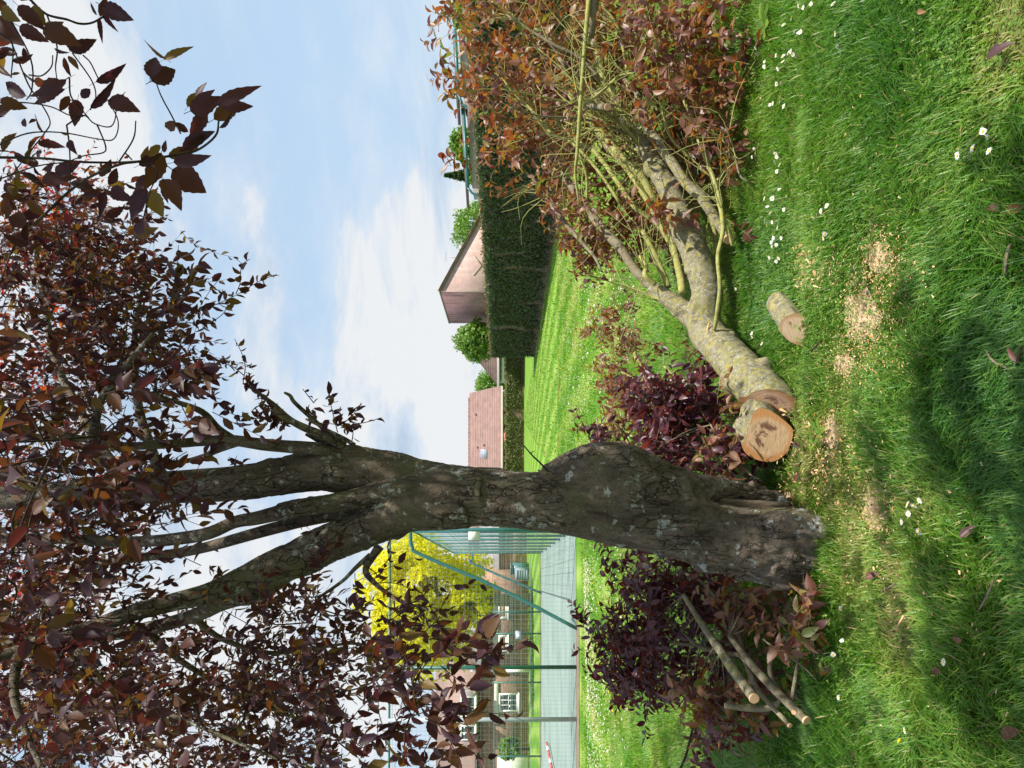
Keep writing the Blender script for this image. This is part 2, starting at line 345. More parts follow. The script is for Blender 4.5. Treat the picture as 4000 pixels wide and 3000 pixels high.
def brickmat(name, a, b, mortar, sx, dirt=0.0, dirtcol=(0.05, 0.04, 0.045), axis='X', zfade=None):
    m, k = mat(name); c = obj_co(k); sp = k.n('ShaderNodeSeparateXYZ', i_0=c)
    uv = k.n('ShaderNodeCombineXYZ', i_0=sp.outputs[0] if axis == 'X' else sp.outputs[1], i_1=sp.outputs[2])
    br = k.n('ShaderNodeTexBrick', i_Vector=uv, i_Color1=(*a, 1), i_Color2=(*b, 1), i_Mortar=(*mortar, 1), i_Scale=1.0)
    br.inputs['Brick Width'].default_value = 0.225 * sx; br.inputs['Row Height'].default_value = 0.075 * sx; br.inputs['Mortar Size'].default_value = 0.008 * sx; br.inputs['Bias'].default_value = 0.1
    n = k.noise(k.stretch(c, 1.2, 1.2, 0.12), 2.6, 6, 0.65, 0.3); n2 = k.noise(c, 1.3, 5, 0.6)
    cl = k.mix(0.5, br.outputs[0], k.ramp(n2, [(0.3, (0.68, 0.68, 0.68)), (0.7, (1.25, 1.25, 1.25))]), 'MULTIPLY')
    if dirt:
        d = k.step(n, 0.62 - dirt, 0.80 - dirt)
        if zfade: d = k.math('MULTIPLY', d, k.step(sp.outputs[2], zfade[0], zfade[1]))
        cl = k.mix(k.math('MULTIPLY', d, 0.85), cl, dirtcol)
    finish(k, cl, 0.9, br.outputs[1], -0.4, 0.01, spec=0.1); return m
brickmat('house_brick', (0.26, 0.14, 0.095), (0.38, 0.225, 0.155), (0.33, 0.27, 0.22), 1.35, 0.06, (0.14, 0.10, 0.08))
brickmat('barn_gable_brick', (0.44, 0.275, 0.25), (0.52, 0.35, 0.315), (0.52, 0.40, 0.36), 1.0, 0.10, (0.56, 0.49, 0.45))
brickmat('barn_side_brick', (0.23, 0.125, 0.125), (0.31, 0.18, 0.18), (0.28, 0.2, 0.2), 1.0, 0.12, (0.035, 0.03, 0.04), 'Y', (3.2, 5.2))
brickmat('peach_brick', (0.48, 0.27, 0.19), (0.58, 0.36, 0.26), (0.5, 0.4, 0.33), 1.3)
plain('pink_tile', (0.29, 0.185, 0.165), 0.85, 0.18, 1.5); plain('brown_tile', (0.20, 0.135, 0.11), 0.85, 0.25, 2.0)
plain('orange_tile', (0.52, 0.17, 0.09), 0.8, 0.2, 2.0); plain('rose_roof', (0.27, 0.18, 0.15), 0.85, 0.15, 1.0)
plain('grey_roof', (0.30, 0.29, 0.29), 0.85, 0.2, 1.5); plain('white_paint', (0.74, 0.74, 0.72), 0.6, 0.06, 2.0)
plain('cream_wall', (0.62, 0.60, 0.54), 0.85, 0.1, 1.0); plain('stone_trim', (0.55, 0.53, 0.46), 0.85, 0.15, 4.0)
plain('brown_shutter', (0.30, 0.115, 0.05), 0.6, 0.15, 3.0); plain('wood_panel', (0.45, 0.29, 0.17), 0.6, 0.15, 4.0)
plain('grey_pipe', (0.36, 0.40, 0.45), 0.5, 0.12, 5.0); plain('teal_paint', (0.045, 0.155, 0.155), 0.4, 0.2, 5.0, 0.5)
plain('dark_green_paint', (0.018, 0.105, 0.075), 0.4, 0.2, 5.0, 0.5); plain('wire', (0.20, 0.27, 0.26), 0.5, 0.2, 3.0)
plain('sign_white', (0.78, 0.78, 0.70), 0.6, 0.05, 3.0); plain('blue_grey_paint', (0.22, 0.29, 0.34), 0.6, 0.1, 3.0)
plain('felt_roof', (0.17, 0.14, 0.125), 0.9, 0.25, 2.0); plain('coral_cloth', (0.62, 0.2, 0.15), 0.8, 0.1); plain('red_stripe', (0.55, 0.12, 0.11), 0.6, 0.1)
m, k = mat('window_glass'); finish(k, (0.025, 0.035, 0.04), 0.08, spec=0.6)
m, k = mat('sky_glass'); finish(k, (0.25, 0.30, 0.36), 0.1, spec=0.7)
m, k = mat('petal'); finish(k, (0.80, 0.80, 0.79), 0.6, trans=0.3, tcol=(0.8, 0.8, 0.78))
plain('daisy_yellow', (0.72, 0.46, 0.02), 0.7, 0.1, 300.0); plain('dandelion', (0.80, 0.55, 0.01), 0.7, 0.1, 300.0)
m, k = mat('stem_green'); finish(k, (0.10, 0.22, 0.03), 0.6)
m, k = mat('wood_chip'); r = k.n('ShaderNodeNewGeometry').outputs['Random Per Island']
finish(k, k.ramp(r, [(0, (0.34, 0.17, 0.08)), (0.4, (0.52, 0.33, 0.17)), (0.8, (0.64, 0.47, 0.28)), (1, (0.50, 0.21, 0.06))]), 0.85, spec=0.1)
m, k = mat('sawdust'); n = k.noise(geo_pos(k), 60, 5, 0.7)
finish(k, k.ramp(n, [(0.3, (0.30, 0.19, 0.11)), (0.7, (0.60, 0.46, 0.31))]), 0.95, n, 0.6, 0.01)
G = MATS
# ---------------------------------------------------------------- foliage tools
# a light leaf (8 triangles, folded along the midrib) for the mass of leaves
LT = np.array([(0, 0, 0), (.35, 0, -.03), (.7, 0, -.06), (1, 0, -.16), (.17, .16, .03), (.45, .25, .05), (.78, .15, -.01), (.17, -.16, .03), (.45, -.25, .05), (.78, -.15, -.01)])
LF3 = np.array([(0, 1, 4), (6, 2, 3), (7, 1, 0), (3, 2, 9)]); LF4 = np.array([(4, 1, 5, 5), (1, 2, 6, 5), (7, 8, 1, 1), (8, 9, 2, 1)])
LF3 = np.vstack([LF3, [(4, 1, 5), (7, 8, 1)]]); LF4 = np.array([(1, 2, 6, 5), (8, 9, 2, 1)])
def fine_leaf(name, m, curl, fold, wid, seed):
    """leaf blade with a toothed edge, a folded midrib and a short stalk"""
    n = 13; t = np.linspace(0, 1, n); b = MB(); V = []
    r_ = np.random.default_rng(seed)
    prof = wid * np.sin(np.pi * t ** 0.80) ** 0.85 * (1 - 0.25 * t); prof[0] = 0.006; prof[-1] = 0.004
    for i in range(n):
        tooth = 1 + (0.07 if i % 2 else -0.05); zc_ = -curl * t[i] ** 2; y = prof[i] * tooth; tw = 0.06 * math.sin(5 * t[i] + seed)
        V += [(t[i], y, zc_ + fold * y + tw * y), (t[i], y * .5, zc_ + fold * y * .42), (t[i], 0, zc_), (t[i], -y * .5, zc_ + fold * y * .42), (t[i], -y, zc_ + fold * y - tw * y)]
    q = [(i * 5 + j, i * 5 + j + 1, (i + 1) * 5 + j + 1, (i + 1) * 5 + j) for i in range(n - 1) for j in range(4)]
    b.add(V, [np.array(q)])
    b.tube([(-.22, 0, .03, .010), (-.1, 0, .02, .009), (.1, 0, -curl * .01, .008)], 4, smooth=0)
    return b.mesh(name, m, shade=True)
def basis(d, nn):
    y = nrm(np.cross(nn, d)); z = np.cross(d, y); return y, z
class Foliage:
    """leaves and twigs of one plant: the leaves that show largest become parts, the rest one part of kind stuff"""
    def __init__(s, seed): s.p = []; s.d = []; s.u = []; s.s = []; s.w = []; s.m = []; s.twigs = MB(); s.r = np.random.default_rng(seed)
    def leaf(s, p, d, u, size, w=1.0, m=0):
        s.p.append(p); s.d.append(d); s.u.append(u); s.s.append(size); s.w.append(w); s.m.append(m)
    def shoot(s, p, d, L, n, size, droop=0.25, r0=0.0022, m=0, up=0.6, side=0.85, start=0.12, tw=True):
        r = s.r; d = nrm(np.asarray(d, float)); bend = nrm(r.normal(size=3)) * 0.18 * L
        t = np.linspace(0, 1, 6)[:, None]
        c = p + d * L * t + bend * np.sin(t * 2.6) - np.array([0, 0, droop * L]) * t ** 2
        if tw: s.twigs.tube(np.hstack([c, np.linspace(r0, r0 * .4, 6)[:, None]]), 4, smooth=0, cap=False)
        tl = start + (1 - start) * (np.arange(n) + r.uniform(0, .6, n)) / n
        tl = np.clip(tl, 0, 1); ax = nrm(np.gradient(c, axis=0)); i = np.clip((tl * 5).astype(int), 0, 4); fr = tl * 5 - i
        pos = c[i] * (1 - fr)[:, None] + c[i + 1] * fr[:, None]; A = ax[i]
        ref = nrm(np.cross(A, np.array([0.2, 0.1, 1.0]))); ref2 = np.cross(A, ref)
        ph = np.arange(n) * 2.4 + r.uniform(0, 6)
        sd = np.cos(ph)[:, None] * ref + np.sin(ph)[:, None] * ref2
        dl = nrm(A * .55 + sd * side + r.normal(size=(n, 3)) * .25 - np.array([0, 0, .28 + droop * .4]))
        u = nrm(np.array([0, 0, up]) + A * .35 + r.normal(size=(n, 3)) * .38)
        sz = size * r.uniform(.62, 1.12, n) * (0.75 + .45 * np.sin(np.pi * np.clip(tl, .05, .9)))
        for j in range(n): s.leaf(pos[j], dl[j], u[j], sz[j], r.uniform(.8, 1.15), m)
    def build(s, parent, mats, leafname='leaf', massname='foliage', twigmat=None, nbig=300, keep=None):
        p = np.array(s.p); d = nrm(np.array(s.d)); u = np.array(s.u); y, z = basis(d, u); sz = np.array(s.s); w_ = np.array(s.w); mi = np.array(s.m)
        q = p + d * sz[:, None] * .5 - np.array([0, 0, CAMZ]); dep = q @ cF
        ix = 2000 - F * (q @ cU) / np.maximum(dep, .1); iy = 1500 - F * (q @ cR) / np.maximum(dep, .1)
        inside = (dep > .3) & (ix > 0) & (ix < 4000) & (iy > 0) & (iy < 3000)
        score = np.where(inside, sz / np.maximum(dep, .3), 0); big = np.argsort(-score)[:nbig]; big = big[score[big] > 0]
        isb = np.zeros(len(p), bool); isb[big] = True
        fine = {}
        for kk in big:
            var = (int(mi[kk]), int(s.r.integers(3)))
            if var not in fine:
                cu, fo, wi = [(.10, .30, .27), (.22, .45, .25), (.34, .18, .29)][var[1]]
                fine[var] = fine_leaf(leafname, mats[var[0]], cu, fo, wi, var[1] + 3)
            o = link(leafname, fine[var], parent)
            Mx = np.eye(4); Mx[:3, 0] = d[kk] * sz[kk]; Mx[:3, 1] = y[kk] * sz[kk] * w_[kk]; Mx[:3, 2] = z[kk] * sz[kk]; Mx[:3, 3] = p[kk] - wl(parent)
            o.matrix_local = Matrix(Mx.tolist())
        rest = np.where(~isb)[0]
        if len(rest):
            b = MB(); n = len(rest); T = LT[None]
            cu = s.r.uniform(.4, 2.2, n)[:, None]
            V = p[rest][:, None] + (d[rest][:, None] * T[..., 0:1] + y[rest][:, None] * (T[..., 1] * w_[rest][:, None])[..., None] + z[rest][:, None] * (T[..., 2] * cu)[..., None]) * sz[rest][:, None, None]
            off = (np.arange(n) * 10)[:, None, None]
            for mm in np.unique(mi[rest]):
                sel = mi[rest] == mm; k0 = np.arange(sel.sum()) * 10
                b.add(V[sel], [(LF3[None] + k0[:, None, None]).reshape(-1, 3), (LF4[None] + k0[:, None, None]).reshape(-1, 4)], int(mm))
            part(massname, b, mats, parent, 'stuff', True)
        if twigmat is not None and s.twigs.n: part('twigs', s.twigs, twigmat, parent, 'stuff')
def pick(poly, r):
    xs = [a for a, _ in poly]; ys = [b for _, b in poly]
    while True:
        x, y = r.uniform(min(xs), max(xs)), r.uniform(min(ys), max(ys))
        if inpoly(x, y, poly): return x, y
def ell(cx, cy, rx, ry, n=18): return [(cx + rx * math.cos(a), cy + ry * math.sin(a)) for a in np.linspace(0, 2 * math.pi, n, endpoint=False)]
def fused(tubes, voxel, name):
    """closed tubes melted into one skin by a voxel remesh"""
    b = MB()
    for t in tubes: b.tube(t, 20, rough=0.05, seed=len(t))
    me = b.mesh(name, [], (0, 0, 0)); o = bpy.data.objects.new(name, me); col.objects.link(o)
    md = o.modifiers.new('r', 'REMESH'); md.mode = 'VOXEL'; md.voxel_size = voxel
    m2 = o.modifiers.new('s', 'SMOOTH'); m2.factor = 0.5; m2.iterations = 4
    dg = bpy.context.evaluated_depsgraph_get(); out = bpy.data.meshes.new_from_object(o.evaluated_get(dg))
    bpy.data.objects.remove(o); bpy.data.meshes.remove(me); out.name = name; return out
def roughen(me, fn):
    n = len(me.vertices); V = np.empty(n * 3); me.vertices.foreach_get('co', V); V = V.reshape(-1, 3)
    N = np.empty(n * 3); me.vertex_normals.foreach_get('vector', N); N = N.reshape(-1, 3)
    V = fn(V, N); me.vertices.foreach_set('co', V.ravel()); me.update(); return V
def smooth_shade(me): me.polygons.foreach_set('use_smooth', np.ones(len(me.polygons), bool))
def shift(me, off): me.transform(Matrix.Translation(-Vector(off)))
def cap_from_outline(name, ring, m, parent, lift=0.002, nrm_hint=None):
    """a sawn face: rings of the outline drawn in to the centre, its own object with local z along the face normal"""
    ring = np.array(ring, float); c = ring.mean(0); _, _, vt = np.linalg.svd(ring - c); z = vt[2]
    if nrm_hint is not None and z @ np.array(nrm_hint) < 0: z = -z
    x = nrm(vt[0]); y = np.cross(z, x); Rm = np.stack([x, y, z], 1)
    loc = (ring - c) @ Rm; n = len(loc); b = MB(); V = []
    for f_ in (1.0, .8, .55, .3): V += list(loc * f_ + np.array([0, 0, lift]))
    V.append((0, 0, lift))
    fs = [np.array([(a * n + i, a * n + (i + 1) % n, (a + 1) * n + (i + 1) % n, (a + 1) * n + i) for a in range(3) for i in range(n)]), np.array([(3 * n + i, 3 * n + (i + 1) % n, 4 * n) for i in range(n)])]
    b.add(V, fs); o = link(name, b.mesh(name, m), parent)
    Mx = np.eye(4); Mx[:3, :3] = Rm; Mx[:3, 3] = c - wl(parent); o.matrix_local = Matrix(Mx.tolist()); return o
def S(rows, D0=3.9):
    """rows of (x, y, r[, D]) measured on a 2212-pixel-wide view of the photo -> world path"""
    out = []
    for q in rows:
        D = q[3] if len(q) > 3 else D0; p = P(q[0] * 1.8083, q[1] * 1.8083, D); out.append((*p, q[2] * 1.8083 * D / F))
    return out
def PX(rows, D=None):
    """rows of (x, y, r_px, D) in photo pixels -> world path"""
    return [(*P(a, b_, dd), r_ * dd / F) for a, b_, r_, dd in rows]
# ---------------------------------------------------------------- the ground
def sheet(name, pts, z, m, kind='structure'):
    b = MB(); b.poly([(x, y, z) for x, y in pts]); return part(name, b, m, None, kind)
b = MB(); xs = np.concatenate([[-900, -300, -100, -40], np.linspace(-20, 20, 41), [40, 100, 300, 900]]); ys = np.concatenate([[-60, -10], np.linspace(0, 40, 41), [60, 100, 300, 1500]])
X, Y = np.meshgrid(xs, ys); nx, ny = len(xs), len(ys); i, j = np.meshgrid(np.arange(ny - 1), np.arange(nx - 1), indexing='ij')
b.add(np.stack([X, Y, X * 0], -1).reshape(-1, 3), [np.stack([i * nx + j, i * nx + j + 1, (i + 1) * nx + j + 1, (i + 1) * nx + j], -1).reshape(-1, 4)])
part('lawn', b, G['lawn_ground'], None, 'structure')
sheet('sports_court', [(-2.9, 16.5), (-22, 16.0), (-27, 31.4), (-6.95, 31.7)], 0.004, G['court_surface'])
sheet('bare_earth_strip', [(-5.0, 15.75), (-24, 15.1), (-24, 16.05), (-5.0, 16.45)], 0.008, G['bare_earth'])
sheet('mown_edge_path', [(-6.8, 32.3), (-30, 31.9), (-30, 32.7), (-6.8, 33.0)], 0.006, G['bare_earth'])

# ---------------------------------------------------------------- grass: blades, one object of kind stuff
def patch(x, y, cx, cy, rx, ry): return np.exp(-(((x - cx) / rx) ** 2 + ((y - cy) / ry) ** 2))
GV, GQ, GT3, GA = [], [], [], []; gn = 0
def g_at(px, py): return Pz(px, py, 0.0)[:2]
CH1 = [g_at(3370, 1230), g_at(3430, 1010), g_at(3300, 1420)]       # chip patches
def blades(n, d0, d1, h0, h1, w0, seg3=True, extra=None):
    global gn
    d = np.sqrt(rng.uniform(d0 * d0, d1 * d1, n)); x = rng.uniform(-0.52, 0.52, n) * d + rng.uniform(-.15, .15, n); y = d
    if extra is not None: x, y = extra
    n = len(x)
    p = np.stack([x, y, x * 0], -1)
    ok = ~((x < -2.85) & (y > 15.2 + 0 * x) & (x > -30)) if d1 > 15 else np.ones(n, bool)
    hedge_x = 1.4 + .206 * (39 - y); ok &= ~((x > hedge_x - 0.1) & (y > 10))
    chips = np.zeros(n)
    for c, r_ in ((CH1[0], (.34, .42)), (CH1[1], (.26, .16)), (CH1[2], (.22, .28)), (g_at(3255, 1690), (.12, .14)), (g_at(3150, 1040), (.16, .12))): chips = np.maximum(chips, patch(x, y, c[0], c[1], *r_))
    worn = np.zeros(n)
    for c, r_ in ((g_at(3420, 1980), (.20, .26)), (g_at(3380, 2200), (.30, .13)), (g_at(3500, 2330), (.36, .17)), (g_at(3560, 2480), (.2, .12)), (g_at(3250, 1850), (.3, .2)), (g_at(3600, 1960), (.12, .2)), (g_at(3950, 120), (.22, .16)), (g_at(3330, 2100), (.5, .14)), (g_at(3130, 1800), (.35, .22))): worn = np.maximum(worn, patch(x, y, c[0], c[1], *r_))
    cl = fbm(p * 2.2, 3, 3); cl2 = fbm(p * 7.0, 2, 9)
    ok &= rng.uniform(size=n) > chips * 0.50; ok &= rng.uniform(size=n) > worn * 0.55
    hd = fbm(p * 2.3, 2, 21) * 9 + rng.normal(size=n) * 1.15
    mown = np.zeros(n)
    for c, r_ in ((g_at(3160, 1300), (.16, .14)), (g_at(3110, 1700), (.2, .12)), (g_at(3075, 1560), (.2, .1)), (g_at(3160, 2780), (.2, .12))): mown = np.maximum(mown, patch(x, y, c[0], c[1], *r_))
    h = rng.uniform(h0, h1, n) * (0.45 + 1.0 * cl) * (1 - .6 * mown) * (1 - .55 * chips) * (1 - .6 * worn); lean = h * rng.uniform(.35, 1.15, n) * (0.6 + .9 * cl2)
    w_ = w0 * rng.uniform(.6, 1.35, n); kind = fbm(p * 1.3, 3, 41)
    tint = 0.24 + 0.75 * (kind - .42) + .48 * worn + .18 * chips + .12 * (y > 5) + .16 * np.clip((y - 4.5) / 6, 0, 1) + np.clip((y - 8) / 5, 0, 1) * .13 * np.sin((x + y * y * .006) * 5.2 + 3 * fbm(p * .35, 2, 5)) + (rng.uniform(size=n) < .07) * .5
    p, hd, h, lean, w_, tint = p[ok], hd[ok], h[ok], lean[ok], w_[ok], tint[ok]; n = len(p)
    dx = np.stack([np.cos(hd), np.sin(hd), hd * 0], -1); sd = np.stack([-np.sin(hd), np.cos(hd), hd * 0], -1)
    hz = np.array([0, 0, 1.0]); st = (0, .42, .78, 1.0) if seg3 else (0, .55, 1.0); rows = []
    for kk, t in enumerate(st):
        c = p + dx * (lean * t ** 1.8)[:, None] + hz * (h * (t - .30 * t * t * np.clip(lean / h, 0, 1.2)))[:, None]
        wd = (w_ * (1, .85, .5, 0)[kk] if seg3 else w_ * (1, .7, 0)[kk])[:, None] * .5
        if kk < len(st) - 1: rows += [c - sd * wd, c + sd * wd]
        else: rows.append(c)
    m = len(rows); V = np.stack(rows, 1); b0 = gn + (np.arange(n) * m)[:, None]
    q = [b0 + np.array([(0, 1, 3, 2)])] + ([b0 + np.array([(2, 3, 5, 4)])] if seg3 else [])
    GV.append(V.reshape(-1, 3)); GQ.extend(q); GT3.append(b0 + np.array([(m - 3, m - 2, m - 1)])); GA.append(np.repeat(np.clip(tint, 0, 1), m)); gn += n * m
blades(80000, 2.1, 3.9, .04, .10, .0052)
blades(90000, 3.8, 6.2, .035, .09, .0058)
blades(90000, 6.0, 11.0, .035, .075, .008, False)
blades(80000, 10.5, 22, .035, .065, .016, False)
blades(60000, 21.5, 57, .035, .07, .035, False)
# long grass at the foot of the wire fence and round the standing trunk
n = 5000; blades(0, 1, 30, .16, .36, .016, False, (rng.uniform(-5.6, -2.6, n), 16.0 + rng.normal(size=n) * .28))
n = 700; t_ = rng.uniform(0, 6.28, n); rr = rng.uniform(.20, .36, n); c0 = P(3230, 2140, 3.9)
blades(0, 1, 5, .04, .10, .0042, True, (c0[0] + np.cos(t_) * rr * 1.1, 3.92 + np.sin(t_) * rr))
bm_ = MB(); bm_.V = [np.vstack(GV)]; bm_.n = gn; bm_.F = [np.vstack(GQ), np.vstack(GT3)]; bm_.M = [np.zeros(len(bm_.F[0])), np.zeros(len(bm_.F[1]))]
link('grass', bm_.mesh('grass', G['grass_blade'], attr=np.concatenate(GA)), None, None, 'stuff')['label'] = 'long green grass blades growing all over the lawn'
# ---------------------------------------------------------------- hedges
def leaf_cloud(b, p, nrm_, size, m=0, tilt=0.55, r=rng):
    """small diamond leaves scattered on given points, facing roughly along nrm_"""
    n = len(p); u = nrm(nrm_ + r.normal(size=(n, 3)) * tilt); a = nrm(np.cross(u, r.normal(size=(n, 3)))); c = np.cross(u, a)
    s = (size * r.uniform(.6, 1.3, n))[:, None]
    V = np.stack([p - a * s, p + c * s * .5 + u * s * .12, p + a * s, p - c * s * .5 + u * s * .12], 1)
    b.add(V.reshape(-1, 3), [np.arange(n * 4).reshape(-1, 4)], m)
def hedge(name, label, a, e, h, th, m, step, dens, size, seed, bare=()):
    a = np.array([*a, 0.0]); e = np.array([*e, 0.0]); L = np.linalg.norm(e - a); t = (e - a) / L; nn = np.array([-t[1], t[0], 0])
    if nn @ (np.array([0, 0, 0]) - (a + e) / 2) < 0: nn = -nn
    o = thing(name, label, 'hedge', tuple(a)); b = MB(); nu = max(4, int(L / step)); nv = max(5, int(h / step))
    prof = [(0, 0.06)] + [(h * v / nv, 0.0) for v in range(1, nv)] + [(h - .03, -.03), (h, -.12), (h, -th + .12), (h - .05, -th), (0, -th)]
    prof = np.array(prof); U = np.linspace(0, L, nu + 1)
    V = np.array([a + t * u_ + nn * q[1] + np.array([0, 0, q[0]]) for u_ in U for q in prof]); bump = (fbm(V * 1.3, 3, seed) - .5) * .26
    V += nn * bump[:, None]; V[:, 2] = np.maximum(V[:, 2] + (bump * .5) * (V[:, 2] > h * .7), 0); k_ = len(prof)
    q = np.array([(i * k_ + j, (i + 1) * k_ + j, (i + 1) * k_ + j + 1, i * k_ + j + 1) for i in range(nu) for j in range(k_ - 1)])
    b.add(V, [q, np.arange(k_)[::-1].copy(), np.arange(k_) + nu * k_]); core = part('core', b, G['hedge_twig'], o)
    f = MB(); r = np.random.default_rng(seed); n = int(L * h * dens); u_ = r.uniform(0, L, n); z = r.uniform(0, h + .05, n) ; dp = r.normal(size=n) * .035
    keep = np.ones(n, bool)
    for bu, wd, z0, z1 in bare: keep &= ~((np.abs(u_ - bu + .12 * np.sin(z * 4)) < wd) & (z > z0) & (z < z1) & (r.uniform(size=n) < .93))
    keep &= r.uniform(size=n) > np.clip((.35 - z) / .35, 0, 1) * .75
    p = a + t * u_[:, None] + nn * (.04 + dp)[:, None] + np.array([0, 0, 1.0]) * z[:, None]; bump = (fbm(p * 1.3, 3, seed) - .5) * .26; p += nn * bump[:, None]
    leaf_cloud(f, p[keep], np.tile(nn, (keep.sum(), 1)), size, 0, .7, r)
    n = int(L * th * dens * .5); p = a + t * r.uniform(0, L, n)[:, None] - nn * r.uniform(0, th, n)[:, None] + np.array([0, 0, 1.0]) * (h + r.normal(size=n) * .025)[:, None]
    leaf_cloud(f, p, np.tile([0, 0, 1.0], (n, 1)), size, 0, .6, r)
    for end, sg in ((a, -1), (e, 1)):
        n = int(th * h * dens); p = end + t * sg * (.03 + r.normal(size=n) * .03)[:, None] - nn * r.uniform(0, th, n)[:, None] + np.array([0, 0, 1.0]) * r.uniform(0, h, n)[:, None]
        leaf_cloud(f, p, np.tile(t * sg, (n, 1)), size, 0, .6, r)
    n = int(L * 60); u_ = r.uniform(0, L, n); p = a + t * u_[:, None] - nn * r.uniform(-.06, .25, n)[:, None]; p[:, 2] = h + .03 + np.abs(r.normal(size=n)) * .05 * (.5 + fbm(p * 2.1, 2, 4)); bump = (fbm(p * 1.3, 3, seed) - .5) * .26; p[:, 2] += bump * .25
    leaf_cloud(f, p, np.tile(nn, (n, 1)), size * .8, 1, 1.0, r)
    part('foliage', f, [m, G['dry_leaf']], o, 'stuff'); return o
hedge('clipped_hedge', 'tall dark clipped hedge with brown gaps running along the lawn', (1.42, 39.0), (7.2, 10.9), 2.15, 1.3, G['hedge_leaf'], .35, 620, .055, 5,
      bare=((5.3, .35, .7, 2.1), (5.0, .2, .0, 1.0), (12.9, .22, .1, 1.75), (14.2, .15, .9, 1.9), (18.6, .18, .5, 1.9), (9.0, .12, .0, .9), (2.2, .15, .2, .9)))
hedge('low_hedge', 'low olive green hedge across the far end of the lawn', (-17.5, 59.5), (2.9, 58.0), 1.34, 1.2, G['far_hedge_leaf'], .5, 330, .085, 8, bare=((7.6, .35, .1, 1.3), (15.3, .22, .2, 1.0)))

# ---------------------------------------------------------------- background trees
def crown_tree(name, label, cat, base, ctr, rad, m, n, size, seed, bk='dark_twig_bark', squash=1.0, gap=.46, cone=False, group=None):
    r = np.random.default_rng(seed); base = np.array(base, float); ctr = np.array(ctr, float); o = thing(name, label, cat, tuple(base), group)
    tr = MB(); h = ctr[2]; tr.tube([(base[0], base[1], -.05, rad * .10), ((base[0] * .6 + ctr[0] * .4), base[1] * .5 + ctr[1] * .5, h * .5, rad * .075), (ctr[0], ctr[1], ctr[2] + rad * .3, rad * .03)], 8)
    part('trunk', tr, G[bk], o)
    lb = MB()
    for q in range(11):
        d = nrm(r.normal(size=3) + np.array([0, 0, .5])); s0 = np.array([ctr[0], ctr[1], ctr[2] - rad * r.uniform(-.1, .6)]); lb.tube([(*s0, rad * .035), (*(s0 + d * rad * .45 + [0, 0, .05 * rad]), rad * .022), (*(s0 + d * rad * .85), rad * .008)], 5, smooth=2)
    part('limbs', lb, G[bk], o, 'stuff')
    f = MB(); k_ = int(n * 2.8); d = nrm(r.normal(size=(k_, 3))); rr = rad * r.uniform(.25, 1.0, k_) ** .45
    lump = 0.52 + .86 * fbm(d * 2.3 + seed, 4, seed); p = d * (rr * lump)[:, None]; p[:, 2] *= squash
    if cone: t = r.uniform(0, 1, k_); an = r.uniform(0, 6.28, k_); q = rad * .75 * (1 - t) * np.sqrt(r.uniform(.2, 1, k_)) * (.75 + .5 * np.abs(np.sin(t * 26))); p = np.stack([np.cos(an) * q, np.sin(an) * q, (t * 2.6 - 1.2) * rad * squash - .25 * q], -1)
    keep = fbm(p * (3.4 / rad) + 9, 3, seed + 4) > gap + .06; p = p[keep][:n] + ctr
    p = p[p[:, 2] > .1]
    leaf_cloud(f, p, nrm(p - ctr + np.array([0, 0, .4 * rad])), size, 0, .9, r); part('crown', f, m, o, 'stuff'); return o
def ctree(name, label, px, py, rpx, D, m, n, size, seed, **kw):
    c = P(px, py, D); return crown_tree(name, label, 'tree', (c[0], c[1], 0), c, rpx * D / F, m, n, size, seed, **kw)
ctree('golden_tree', 'bright golden yellow leaved tree in front of the brick house', 1655, 2345, 285, 41, G['golden_leaf'], 17000, .15, 3, squash=.95, gap=.40, bk='grey_branch_bark')
ctree('leafy_tree', 'bright green tree beside the dark stained side of the brick barn', 1862, 1325, 84, 56, G['fresh_leaf'], 5200, .13, 4, gap=.36)
ctree('leafy_tree', 'rounded mid green tree rising behind the slope of the barn', 1862, 885, 100, 84, G['fresh_leaf'], 7000, .16, 5, gap=.30)
ctree('leafy_tree', 'small round tree peeping up between the brown roof and pink roof', 1915, 1512, 66, 88, G['fresh_leaf'], 3500, .17, 6, gap=.3)
ctree('conifer_tree', 'dark pointed conifer standing above the teal gutter', 1825, 685, 62, 50, G['dark_leaf'], 3000, .15, 7, cone=True, gap=.2)
ctree('leafy_tree', 'pale green tree with loose top twigs behind the shed', 1838, 565, 78, 46, G['fresh_leaf'], 3600, .13, 8, gap=.44)
ctree('leafy_tree', 'green tree behind the tile roof at the right end', 1835, 60, 78, 44, G['fresh_leaf'], 4200, .12, 9, gap=.34)
ctree('leafy_tree', 'green tree behind the shed just below the roof gutter', 1880, 230, 85, 40, G['fresh_leaf'], 4200, .12, 10, gap=.34)
ctree('leafy_tree', 'leafy green tree partly hidden behind the end of shed', 1895, 700, 60, 44, G['fresh_leaf'], 3000, .12, 12, gap=.34)
# ivy-like shrub at the white door of the brick house
c = P(1960, 2925, 46); crown_tree('green_shrub', 'yellow green shrub beside the white door of brick house', 'shrub', (c[0], c[1], 0), (c[0], c[1], 1.2), .7, G['fresh_leaf'], 1500, .1, 13)

